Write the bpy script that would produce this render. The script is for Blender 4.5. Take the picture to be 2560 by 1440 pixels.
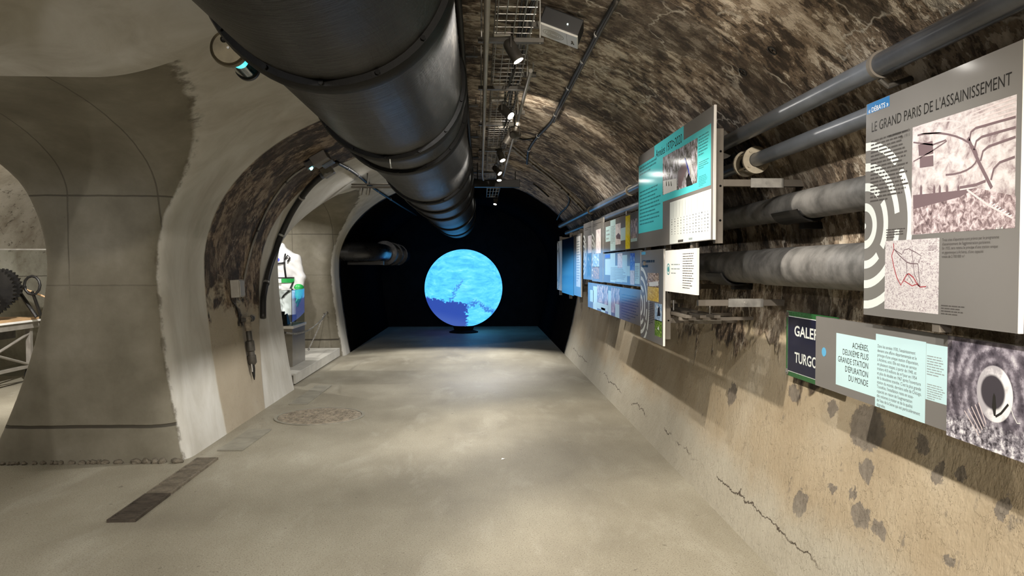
import bpy, bmesh, math, random
import numpy as np
from mathutils import Vector, Matrix

random.seed(7)
R = math.radians
for o in list(bpy.data.objects):
    bpy.data.objects.remove(o, do_unlink=True)
SC = bpy.context.scene
COL = SC.collection

# ------------------------------------------------------------------ camera, world, exposure
EYE = 1.55
FPX = 1850.0
YAW, PITCH = math.atan2(80, FPX), math.atan2(54, FPX)
cam_d = bpy.data.cameras.new('camera')
cam_d.sensor_fit = 'HORIZONTAL'
cam_d.sensor_width = 36.0
cam_d.lens = FPX / 2560 * 36.0
cam_d.clip_start, cam_d.clip_end = 0.05, 100
cam = bpy.data.objects.new('camera', cam_d)
COL.objects.link(cam)
cam.location = (0, 0, EYE)
cam.rotation_euler = (R(90) - PITCH, 0, -YAW)
SC.camera = cam
CAMROT = cam.rotation_euler.to_matrix()

world = bpy.data.worlds.new('world')
SC.world = world
world.use_nodes = True
world.node_tree.nodes['Background'].inputs[0].default_value = (0, 0, 0, 1)
world.node_tree.nodes['Background'].inputs[1].default_value = 0.0
SC.view_settings.view_transform = 'Standard'
SC.view_settings.look = 'None'
SC.view_settings.gamma = 1
SC.view_settings.use_curve_mapping = False
SC.view_settings.exposure = 0.55
SC.cycles.max_bounces = 5
SC.cycles.diffuse_bounces = 3
SC.cycles.glossy_bounces = 2
SC.cycles.transmission_bounces = 4
SC.cycles.use_adaptive_sampling = True
SC.cycles.adaptive_threshold = 0.05
SC.cycles.sample_clamp_indirect = 4.0
SC.cycles.caustics_reflective = False
SC.cycles.caustics_refractive = False

# spot lamps: (position, aim, watts, cone degrees, blend, radius, colour); their fixtures are built further down
WARM = (1.0, 0.90, 0.76)
NEUT = (1.0, 0.965, 0.915)
LAMPS = [
    # track heads along the ceiling tray (x about 0.25)
    ('tray', (0.22, -1.2, 2.68), (1.3, 0.8, 0.3), 150, 95, 0.8, 0.03, WARM),
    ('tray', (0.22, 0.9, 2.68), (1.4, 2.2, 0.6), 110, 90, 0.8, 0.03, WARM),
    ('tray', (0.22, 2.1, 2.68), (1.45, 3.0, 0.8), 90, 90, 0.7, 0.025, NEUT),
    ('tray', (0.22, 3.0, 2.68), (-1.7, 4.8, 0.3), 210, 100, 0.7, 0.03, NEUT),
    ('tray', (0.21, 4.03, 2.66), (1.5, 3.75, 0.3), 130, 85, 0.7, 0.022, WARM),
    ('tray', (0.23, 5.5, 2.66), (1.2, 4.7, 1.6), 34, 90, 0.8, 0.022, NEUT),
    ('tray', (0.23, 6.7, 2.66), (-1.4, 7.4, 0.0), 220, 95, 0.8, 0.03, NEUT),
    ('tray', (0.24, 7.8, 2.66), (1.2, 6.6, 0.0), 110, 95, 0.7, 0.022, WARM),
    ('tray', (0.24, 8.9, 2.66), (1.22, 8.2, 1.5), 80, 100, 0.8, 0.022, NEUT),
    ('tray', (0.25, 9.6, 2.66), (0.3, 8.6, 0.0), 65, 110, 0.8, 0.025, NEUT),
    ('tray', (0.31, 2.70, 2.64), (0.95, 4.3, 2.95), 16, 150, 0.8, 0.03, WARM),  # added uplight, out of view, brightens the near vault
    ('tray', (0.31, 6.15, 2.64), (0.95, 7.8, 2.95), 11, 150, 0.8, 0.03, WARM),  # added uplight, brightens the vault farther along
    ('tray', (0.27, 13.3, 2.66), (-0.3, 12.2, 0.0), 460, 90, 0.7, 0.03, NEUT),
]

# ------------------------------------------------------------------ pixel rays (2560 x 1440 frame)
def ray(px, py):
    return CAMROT @ Vector(((px - 1280) / FPX, -(py - 720) / FPX, -1.0))

def on_x(px, py, X):
    d = ray(px, py); return Vector((0, 0, EYE)) + d * (X / d.x)

def on_y(px, py, Y):
    d = ray(px, py); return Vector((0, 0, EYE)) + d * (Y / d.y)

def on_z(px, py, Z):
    d = ray(px, py); return Vector((0, 0, EYE)) + d * ((Z - EYE) / d.z)

# ------------------------------------------------------------------ tunnel section as distance functions (negative = open air)
XC, HA, HB, TAPER = -0.38, 2.15, 1.55, 0.28
XG = -5.62
PASS = (4.20, 11.09)
PHW, PSPR, PRISE = 1.71, 2.10, 0.56
ROUGHK = 0.24

def _ell(u, v, a, b):
    k0 = np.sqrt((u / a) ** 2 + (v / b) ** 2)
    k1 = np.sqrt((u / a ** 2) ** 2 + (v / b ** 2) ** 2) + 1e-9
    return k0 * (k0 - 1) / k1

def sec_d(x, z, xc=XC):
    X = np.abs(x - xc); H = z - EYE
    tp = .48 if xc != XC else np.where(x < XC, .19, TAPER)      # the old galleries do not narrow alike
    lo = X - (HA - tp * (np.clip(-H, 0, None) / EYE) ** 1.6)
    return np.where(H > 0, _ell(X, np.maximum(H, 0), HA, HB), lo)

def pas_d(x, y, z, yc):
    Y = np.abs(y - yc); H = z - PSPR
    if yc == PASS[1]: Y = Y + np.clip((yc - y) / 1.2, 0, 1) * .2
    d = np.where(H > 0, _ell(Y, np.maximum(H, 0), PHW, PRISE), Y - PHW)
    if yc == PASS[1]:      # the near side of the second opening is closed down by a plastered haunch
        s = np.clip((y - (yc - 1.72)) / 1.8, 0, 1)
        e = (z - (EYE + 1.1 * s ** .8)) * .72
        e = np.where(y < yc + .4, e, -1)
        h = np.clip(.5 + .5 * (d - e) / .10, 0, 1)
        d = np.where(y < yc + .4, e * (1 - h) + d * h + .10 * h * (1 - h), d)
    return np.maximum(np.maximum(d, XG - x), x + .95)

def smin(a, b, k):
    h = np.clip(.5 + .5 * (b - a) / k, 0, 1)
    return b * (1 - h) + a * h - k * h * (1 - h)

def air_d(x, y, z):
    m = sec_d(x, z)
    g = np.maximum(sec_d(x, z, XG), np.abs(y - 7.0) - 9.0)
    d = m
    h = np.clip((z - 1.9) / .6, 0, 1) * np.clip((-x - 1.0) / .5, 0, 1)
    for yc in PASS:
        q = np.clip((yc + .15 - y) / .8, 0, 1) * (yc == PASS[0])
        k = ROUGHK + .60 * h * q   # the near half of each opening flares wide overhead
        d = smin(d, smin(pas_d(x, y, z, yc), g, .07), k)
    return d

def hit(px, py, off=0.0):
    """first wall point along the ray of a photo pixel; off moves it into the room"""
    d = ray(px, py).normalized(); p = Vector((0, 0, EYE)); t = 0.2
    for _ in range(220):
        q = p + d * t
        v = float(air_d(np.array(q.x), np.array(q.y), np.array(q.z)))
        if v > -0.002: break
        t += max(-v * .7, .002)
    q = p + d * t
    return q + normal_at(q) * off

def normal_at(q):
    e = .01
    f = lambda v: float(air_d(np.array(v.x), np.array(v.y), np.array(v.z)))
    g = Vector((f(q + Vector((e, 0, 0))) - f(q - Vector((e, 0, 0))), f(q + Vector((0, e, 0))) - f(q - Vector((0, e, 0))), f(q + Vector((0, 0, e))) - f(q - Vector((0, 0, e)))))
    return -g.normalized()

def wall_x(z):
    """inner face of the right wall at height z"""
    H = z - EYE
    if H <= 0: return XC + HA - TAPER * (-H / EYE) ** 1.6
    return XC + HA * math.sqrt(max(0, 1 - (H / HB) ** 2))

def vault_z(x):
    return EYE + HB * math.sqrt(max(0, 1 - ((x - XC) / HA) ** 2))

def surface_nets(F, lo, hi, h, proj=4):
    n = [int(round((hi[i] - lo[i]) / h)) + 1 for i in range(3)]
    ax = [lo[i] + h * np.arange(n[i]) for i in range(3)]
    V = F(ax[0][:, None, None], ax[1][None, :, None], ax[2][None, None, :])
    S = V < 0
    cs = [n[0] - 1, n[1] - 1, n[2] - 1]
    acc = np.zeros(cs + [3]); cnt = np.zeros(cs)
    for axis in range(3):
        o1, o2 = [a for a in range(3) if a != axis]
        for da in (0, 1):
            for db in (0, 1):
                sl0 = [None] * 3; sl1 = [None] * 3
                sl0[axis] = slice(0, n[axis] - 1); sl1[axis] = slice(1, n[axis])
                for a_, d_ in ((o1, da), (o2, db)):
                    sl0[a_] = sl1[a_] = slice(d_, d_ + n[a_] - 1)
                A, B = V[tuple(sl0)], V[tuple(sl1)]
                cr = (A < 0) != (B < 0)
                t = np.where(cr, A / np.where(cr, A - B, 1), 0)
                acc[..., axis] += np.where(cr, t, 0)
                acc[..., o1] += np.where(cr, da, 0); acc[..., o2] += np.where(cr, db, 0)
                cnt += cr
    act = cnt > 0
    idx = -np.ones(cs, dtype=np.int64); idx[act] = np.arange(act.sum())
    P = acc[act] / cnt[act][:, None]
    ijk = np.argwhere(act)
    P = (P + ijk) * h + np.array(lo)
    quads = []
    for axis in range(3):
        o1, o2 = [(1, 2), (2, 0), (0, 1)][axis]
        s0 = [None] * 3; s1 = [None] * 3
        s0[axis] = slice(0, n[axis] - 1); s1[axis] = slice(1, n[axis])
        for a_ in (o1, o2): s0[a_] = s1[a_] = slice(1, n[a_] - 1)
        a, b = S[tuple(s0)], S[tuple(s1)]
        for sgn, cr in ((1, a & ~b), (-1, ~a & b)):
            e = np.argwhere(cr)
            if not len(e): continue
            off = np.zeros(3, int); off[o1] = 1; off[o2] = 1
            e = e + off
            def c(d1, d2):
                q = e.copy(); q[:, o1] -= d1; q[:, o2] -= d2
                return idx[q[:, 0], q[:, 1], q[:, 2]]
            q = [c(1, 1), c(0, 1), c(0, 0), c(1, 0)]
            if sgn > 0: q = q[::-1]
            quads.append(np.stack(q, 1))
    Q = np.concatenate(quads)
    e = h * .2
    for _ in range(proj):
        d = F(P[:, 0], P[:, 1], P[:, 2])
        g = np.stack([(F(P[:, 0] + (e if i == 0 else 0), P[:, 1] + (e if i == 1 else 0), P[:, 2] + (e if i == 2 else 0)) - F(P[:, 0] - (e if i == 0 else 0), P[:, 1] - (e if i == 1 else 0), P[:, 2] - (e if i == 2 else 0))) / (2 * e) for i in range(3)], 1)
        gg = np.maximum((g ** 2).sum(1), .05)
        st = np.clip(d / gg, -h * .5, h * .5)
        P = P - g * st[:, None]
    return P, Q      # faces look into the air side (negative)

# ------------------------------------------------------------------ scene helpers
def tag(o, label=None, cat=None, group=None, kind=None):
    if label: o['label'] = label
    if cat: o['category'] = cat
    if group: o['group'] = group
    if kind: o['kind'] = kind
    return o

def thing(name, label, cat, loc=(0, 0, 0), rot=(0, 0, 0), group=None):
    o = bpy.data.objects.new(name, None); COL.objects.link(o)
    o.empty_display_size = .05
    o.location = loc; o.rotation_euler = rot
    return tag(o, label, cat, group)

class MB:
    def __init__(s): s.v = []; s.f = []; s.uv = None
    def add(s, vs, fs):
        b = len(s.v); s.v += [tuple(p) for p in vs]; s.f += [tuple(b + i for i in f) for f in fs]; return s
    def box(s, lo, hi):
        x0, y0, z0 = lo; x1, y1, z1 = hi
        return s.add([(x0, y0, z0), (x1, y0, z0), (x1, y1, z0), (x0, y1, z0), (x0, y0, z1), (x1, y0, z1), (x1, y1, z1), (x0, y1, z1)],
                     [(0, 3, 2, 1), (4, 5, 6, 7), (0, 1, 5, 4), (1, 2, 6, 5), (2, 3, 7, 6), (3, 0, 4, 7)])
    def obox(s, c, ux, uy, uz, hx, hy, hz):
        c = Vector(c); ux, uy, uz = (Vector(a).normalized() for a in (ux, uy, uz))
        P = [c + ux * (hx * a) + uy * (hy * b) + uz * (hz * d) for d in (-1, 1) for a, b in ((-1, -1), (1, -1), (1, 1), (-1, 1))]
        return s.add(P, [(0, 3, 2, 1), (4, 5, 6, 7), (0, 1, 5, 4), (1, 2, 6, 5), (2, 3, 7, 6), (3, 0, 4, 7)])
    def tube(s, pts, r, n=10, cap=True, closed=False):
        pts = [Vector(p) for p in pts]; m = len(pts); rr = r if isinstance(r, (list, tuple)) else [r] * m
        up = None; rings = []
        for i, p in enumerate(pts):
            if closed: t = pts[(i + 1) % m] - pts[i - 1]
            else: t = pts[min(i + 1, m - 1)] - pts[max(i - 1, 0)]
            t.normalize()
            if up is None: up = Vector((0, 0, 1)) if abs(t.z) < .9 else Vector((1, 0, 0))
            a = (up - t * up.dot(t))
            if a.length < 1e-5: a = t.orthogonal()
            a.normalize(); up = a; b = t.cross(a)
            rings.append([p + (a * math.cos(2 * math.pi * k / n) + b * math.sin(2 * math.pi * k / n)) * rr[i] for k in range(n)])
        vs = [v for g in rings for v in g]; fs = []
        for i in range(m if closed else m - 1):
            j = (i + 1) % m
            fs += [(i * n + k, i * n + (k + 1) % n, j * n + (k + 1) % n, j * n + k) for k in range(n)]
        if cap and not closed:
            fs += [tuple(range(n))[::-1], tuple((m - 1) * n + k for k in range(n))]
        return s.add(vs, fs)
    def lathe(s, prof, c=(0, 0, 0), axis=(0, 0, 1), n=32, cap=True):
        """prof: (radius, height along axis) pairs"""
        ax = Vector(axis).normalized(); a = ax.orthogonal().normalized(); b = ax.cross(a); c = Vector(c)
        vs = []; fs = []; m = len(prof)
        for r, h in prof:
            vs += [c + ax * h + (a * math.cos(2 * math.pi * k / n) + b * math.sin(2 * math.pi * k / n)) * r for k in range(n)]
        for i in range(m - 1):
            fs += [(i * n + k, i * n + (k + 1) % n, (i + 1) * n + (k + 1) % n, (i + 1) * n + k) for k in range(n)]
        if cap:
            fs += [tuple(range(n))[::-1], tuple((m - 1) * n + k for k in range(n))]
        return s.add(vs, fs)
    def ring(s, c, axis, r0, r1, h, n=40):
        return s.lathe([(r0, 0), (r1, 0), (r1, h), (r0, h), (r0, 0)], c, axis, n, cap=False)
    def ball(s, c, r, n=14, m=8, sq=(1, 1, 1)):
        c = Vector(c); vs = [c + Vector((0, 0, r * sq[2]))]; fs = []
        for i in range(1, m):
            th = math.pi * i / m
            vs += [c + Vector((r * sq[0] * math.sin(th) * math.cos(2 * math.pi * k / n), r * sq[1] * math.sin(th) * math.sin(2 * math.pi * k / n), r * sq[2] * math.cos(th))) for k in range(n)]
        vs.append(c - Vector((0, 0, r * sq[2])))
        for k in range(n):
            fs.append((0, 1 + k, 1 + (k + 1) % n)); L = 1 + (m - 2) * n
            fs.append((len(vs) - 1, L + (k + 1) % n, L + k))
        for i in range(m - 2):
            fs += [(1 + i * n + k, 1 + (i + 1) * n + k, 1 + (i + 1) * n + (k + 1) % n, 1 + i * n + (k + 1) % n) for k in range(n)]
        return s.add(vs, fs)
    def build(s, name, mat, parent=None, smooth=False, world=False, bevel=0, auto=None):
        me = bpy.data.meshes.new(name)
        vs = s.v
        if parent is not None and world:
            if parent.rotation_euler.x or parent.rotation_euler.y or parent.rotation_euler.z:
                M = (Matrix.Translation(parent.location) @ parent.rotation_euler.to_matrix().to_4x4()).inverted()
                vs = [tuple(M @ Vector(p)) for p in vs]
            else:
                L = parent.location; vs = [(p[0] - L.x, p[1] - L.y, p[2] - L.z) for p in vs]
        me.from_pydata(vs, [], s.f); me.materials.append(mat)
        if s.uv is not None:
            ul = me.uv_layers.new(name='UVMap')
            for li, uv in enumerate(s.uv): ul.data[li].uv = uv
        if bevel:
            bm = bmesh.new(); bm.from_mesh(me)
            bmesh.ops.bevel(bm, geom=[e for e in bm.edges if len(e.link_faces) == 2 and e.calc_face_angle(0) > .6], offset=bevel, segments=2, affect='EDGES', profile=.6)
            bm.to_mesh(me); bm.free()
        if smooth:
            me.polygons.foreach_set('use_smooth', [True] * len(me.polygons))
            if auto is not None:
                me.set_sharp_from_angle(angle=R(auto))
        me.update()
        o = bpy.data.objects.new(name, me); COL.objects.link(o)
        if parent is not None: o.parent = parent
        return o

def mesh_np(name, P, Q, mat, smooth=True):
    me = bpy.data.meshes.new(name)
    me.from_pydata(P.tolist(), [], Q.tolist()); me.materials.append(mat)
    if smooth: me.polygons.foreach_set('use_smooth', [True] * len(me.polygons))
    o = bpy.data.objects.new(name, me); COL.objects.link(o)
    return o

# ------------------------------------------------------------------ node materials
class NT:
    def __init__(s, name):
        s.m = bpy.data.materials.new(name); s.m.use_nodes = True
        s.t = s.m.node_tree; s.n = s.t.nodes; s.b = s.n['Principled BSDF']
    def put(s, sock, v):
        if isinstance(v, bpy.types.NodeSocket): s.t.links.new(v, sock)
        elif v is not None:
            if sock.type == 'RGBA' and len(v) == 3: v = (*v, 1)
            sock.default_value = v
    def node(s, typ, ins=None, **kw):
        n = s.n.new(typ)
        for k, v in kw.items(): setattr(n, k, v)
        for k, v in (ins or {}).items(): s.put(n.inputs[k], v)
        return n
    def pos(s): return s.node('ShaderNodeNewGeometry').outputs['Position']
    def obj(s): return s.node('ShaderNodeTexCoord').outputs['Object']
    def uv(s): return s.node('ShaderNodeTexCoord').outputs['UV']
    def attr(s, n): return s.node('ShaderNodeAttribute', attribute_name=n)
    def scale(s, v, sc, loc=(0, 0, 0), rot=(0, 0, 0)):
        return s.node('ShaderNodeMapping', {'Vector': v, 'Scale': sc, 'Location': loc, 'Rotation': rot}).outputs[0]
    def noise(s, v, sc, det=4, ro=.55, dis=0.0, col=False):
        n = s.node('ShaderNodeTexNoise', {'Vector': v, 'Scale': sc, 'Detail': det, 'Roughness': ro, 'Distortion': dis})
        return n.outputs['Color' if col else 'Fac']
    def voro(s, v, sc, feat='F1', rnd=1.0, out='Distance'):
        return s.node('ShaderNodeTexVoronoi', {'Vector': v, 'Scale': sc, 'Randomness': rnd}, feature=feat).outputs[out]
    def ramp(s, f, stops, mode='LINEAR'):
        n = s.node('ShaderNodeValToRGB', {'Fac': f}); r = n.color_ramp; r.interpolation = mode
        while len(r.elements) < len(stops): r.elements.new(.5)
        for e, (p, c) in zip(r.elements, stops):
            e.position = p; e.color = (*c, 1) if len(c) == 3 else c
        return n.outputs[0]
    def step(s, f, a, b):
        n = s.node('ShaderNodeMapRange', {'Value': f, 'From Min': a, 'From Max': b}); n.interpolation_type = 'SMOOTHSTEP'
        return n.outputs[0]
    def math(s, op, a, b=None, c=None):
        n = s.node('ShaderNodeMath', operation=op); s.put(n.inputs[0], a)
        if b is not None: s.put(n.inputs[1], b)
        if c is not None: s.put(n.inputs[2], c)
        return n.outputs[0]
    def mix(s, f, a, b, mode='MIX'):
        n = s.node('ShaderNodeMix', data_type='RGBA', blend_type=mode)
        s.put(n.inputs[0], f); s.put(n.inputs[6], a); s.put(n.inputs[7], b)
        return n.outputs[2]
    def xyz(s, v):
        n = s.node('ShaderNodeSeparateXYZ', {0: v}); return n.outputs
    def bump(s, h, st=.3, dist=.02, nrm=None):
        n = s.node('ShaderNodeBump', {'Height': h, 'Strength': st, 'Distance': dist})
        if nrm is not None: s.put(n.inputs['Normal'], nrm)
        return n.outputs[0]
    def out(s, col=None, rough=None, metal=None, nrm=None, spec=None, coat=None, emit=None, est=None):
        for k, v in (('Base Color', col), ('Roughness', rough), ('Metallic', metal), ('Normal', nrm), ('Specular IOR Level', spec), ('Coat Weight', coat), ('Emission Color', emit), ('Emission Strength', est)):
            if v is not None: s.put(s.b.inputs[k], v)
        return s.m

def plain(name, col, rough=.5, metal=0.0, var=.25, sc=6.0, bump=.0, spec=None, coat=None):
    """one colour with soft procedural variation"""
    t = NT(name); p = t.obj()
    n = t.noise(p, sc, 5, .6)
    c = t.mix(t.step(n, .3, .7), tuple(x * (1 - var) for x in col), tuple(min(1, x * (1 + var)) for x in col))
    rg = t.math('ADD', rough - .06, t.math('MULTIPLY', n, .12))
    nr = t.bump(t.noise(p, sc * 5, 4, .6), bump, .004) if bump else None
    return t.out(c, rg, metal, nr, spec, coat)

def glow(name, col, st):
    t = NT(name); return t.out((0, 0, 0), .5, emit=col, est=st)

# ------------------------------------------------------------------ wall and floor materials
def stone_nodes(t, vec, hgt, low=1.05, strk=(2.2, 2.9, 1)):
    """old render and millstone: dark brown, tan and flaking cream above, smooth ochre render below"""
    n1 = t.noise(vec, 1.7, 5, .66, .3)
    n2 = t.noise(t.scale(vec, (1, 1, 1), (7, 3, 1)), 8.0, 4, .7)
    n3 = t.noise(vec, 34, 2, .7)
    n4 = t.noise(t.scale(vec, strk), 5.0, 5, .66)
    f = t.math('ADD', t.math('MULTIPLY', n1, .50), t.math('ADD', t.math('MULTIPLY', n2, .30), t.math('ADD', t.math('MULTIPLY', n3, .10), t.math('MULTIPLY', n4, .10))))
    fk = t.math('ADD', n4, t.math('ADD', t.math('MULTIPLY', t.math('SUBTRACT', n1, .5), .75), t.math('MULTIPLY', t.math('SUBTRACT', n2, .5), .55)))
    flake = t.step(fk, .53, .555)
    pit = t.math('SUBTRACT', 1.0, t.step(fk, .405, .44))
    up = t.ramp(f, [(.36, (.034, .025, .018)), (.44, (.105, .075, .052)), (.49, (.22, .165, .115)), (.54, (.36, .285, .21)), (.60, (.54, .455, .355)), (.70, (.68, .61, .51))])
    up = t.mix(t.math('MULTIPLY', flake, .85), up, t.mix(t.step(n2, .35, .65), (.36, .285, .205), (.68, .60, .49)))
    up = t.mix(t.math('MULTIPLY', pit, .75), up, (.030, .022, .016))
    # flaked plates with pale lime rims
    vd = t.node('ShaderNodeMix', data_type='RGBA', blend_type='ADD', clamp_result=False)
    t.put(vd.inputs[0], .34); t.put(vd.inputs[6], vec); t.put(vd.inputs[7], t.noise(vec, 4.5, 3, .65, 0, True))
    e = t.voro(vd.outputs[2], 2.6, 'DISTANCE_TO_EDGE')
    cell = t.voro(vd.outputs[2], 2.6, 'F1', out='Color')
    rim = t.math('MULTIPLY', t.math('SUBTRACT', 1.0, t.step(e, .0, .035)), t.step(t.noise(vec, 2.2, 2, .6), .48, .60))
    dk = t.step(t.xyz(cell)[0], .55, .8)
    up = t.mix(t.math('MULTIPLY', dk, .62), up, t.mix(n2, (.026, .020, .016), (.11, .084, .062)))
    up = t.mix(t.math('MULTIPLY', rim, .85), up, (.58, .53, .45))
    lo = t.ramp(t.noise(vec, 1.1, 6, .6, .3), [(.3, (.31, .245, .16)), (.5, (.38, .315, .22)), (.7, (.44, .385, .295))])
    lo = t.mix(t.step(n2, .60, .72), lo, (.20, .17, .13))
    sp = t.step(t.noise(vec, 60, 3, .6), .64, .70)
    lo = t.mix(t.math('MULTIPLY', sp, .5), lo, (.14, .11, .08))
    b0 = t.math('SUBTRACT', low, t.math('MULTIPLY', t.math('SUBTRACT', t.noise(vec, 2.0, 4, .6, .4), .5), 1.5))
    mlo = t.step(t.math('SUBTRACT', b0, hgt), -.05, .06)
    bare = t.math('ADD', f, t.math('MULTIPLY', flake, .16))
    bh = t.math('ADD', t.math('MULTIPLY', bare, t.math('SUBTRACT', 1.0, t.math('MULTIPLY', mlo, .72))), t.math('MULTIPLY', n3, .10))
    return up, lo, mlo, bh, n2, bare, n3

def mat_vault(upper=False):
    t = NT('vault stone upper' if upper else 'vault stone'); u = t.uv(); p = t.pos(); x, y, z = t.xyz(p)
    v = t.scale(u, (.95, 1.15, 1))
    up, lo, mlo, bh, n2, bh0, n3 = stone_nodes(t, v, z)
    if upper:
        end = t.step(t.math('ADD', y, t.math('MULTIPLY', t.noise(p, 3, 2, .6), .3)), 13.0, 13.25)  # missing light of the end bay put into the vault colour
        c = t.mix(end, up, (.0045, .0045, .005))
        return t.out(c, .74, nrm=t.bump(t.math('ADD', bh0, t.math('MULTIPLY', n3, .10)), .8, .05), spec=t.math('MULTIPLY', t.math('SUBTRACT', 1.0, end), .3))
    # worn grey patches in the ochre render, at their places on the wall: (y, z, half length, half height)
    lo2 = lo
    q = t.noise(p, 22, 6, .7, col=True)
    qy, qz, _ = t.xyz(q)
    for (py, pz, a, b) in PATCHES:
        dy = t.math('DIVIDE', t.math('ADD', t.math('SUBTRACT', y, py), t.math('MULTIPLY', t.math('SUBTRACT', qy, .5), .11)), a)
        dz = t.math('DIVIDE', t.math('ADD', t.math('SUBTRACT', z, pz), t.math('MULTIPLY', t.math('SUBTRACT', qz, .5), .11)), b)
        r = t.math('ADD', t.math('MULTIPLY', dy, dy), t.math('MULTIPLY', dz, dz))
        lo2 = t.mix(t.math('SUBTRACT', 1.0, t.step(r, .8, 1.05)), lo2, t.mix(t.noise(p, 30, 4, .6), (.09, .075, .06), (.27, .235, .19)))
    c = t.mix(mlo, up, lo2)
    # grey cement fillet at the foot, edged by a crack
    nf = t.math('ADD', z, t.math('MULTIPLY', t.math('SUBTRACT', t.noise(p, 3.0, 6, .65), .5), .22))
    ft = t.math('ADD', z, t.math('MULTIPLY', t.math('SUBTRACT', t.noise(p, 1.3, 4, .6), .5), .5))
    foot = t.math('SUBTRACT', 1.0, t.step(ft, .24, .48))
    c = t.mix(foot, c, t.mix(t.noise(p, 5, 6, .6), (.33, .30, .235), (.46, .43, .355)))
    crack = t.math('SUBTRACT', 1.0, t.step(t.math('ABSOLUTE', t.math('SUBTRACT', nf, .185)), .002, .007))
    c = t.mix(t.math('MULTIPLY', crack, t.step(t.noise(p, 1.7, 3, .5), .46, .55)), c, (.07, .055, .04))
    # the darkness of the end bay is put into the wall colour
    end = t.step(t.math('ADD', y, t.math('MULTIPLY', t.noise(p, 3, 4, .6), .3)), 13.0, 13.25)
    c = t.mix(end, c, (.0045, .0045, .005))
    return t.out(c, t.math('ADD', .62, t.math('MULTIPLY', n2, .25)), nrm=t.bump(bh, .8, .05), spec=t.math('MULTIPLY', t.math('SUBTRACT', 1.0, end), .3))

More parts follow.
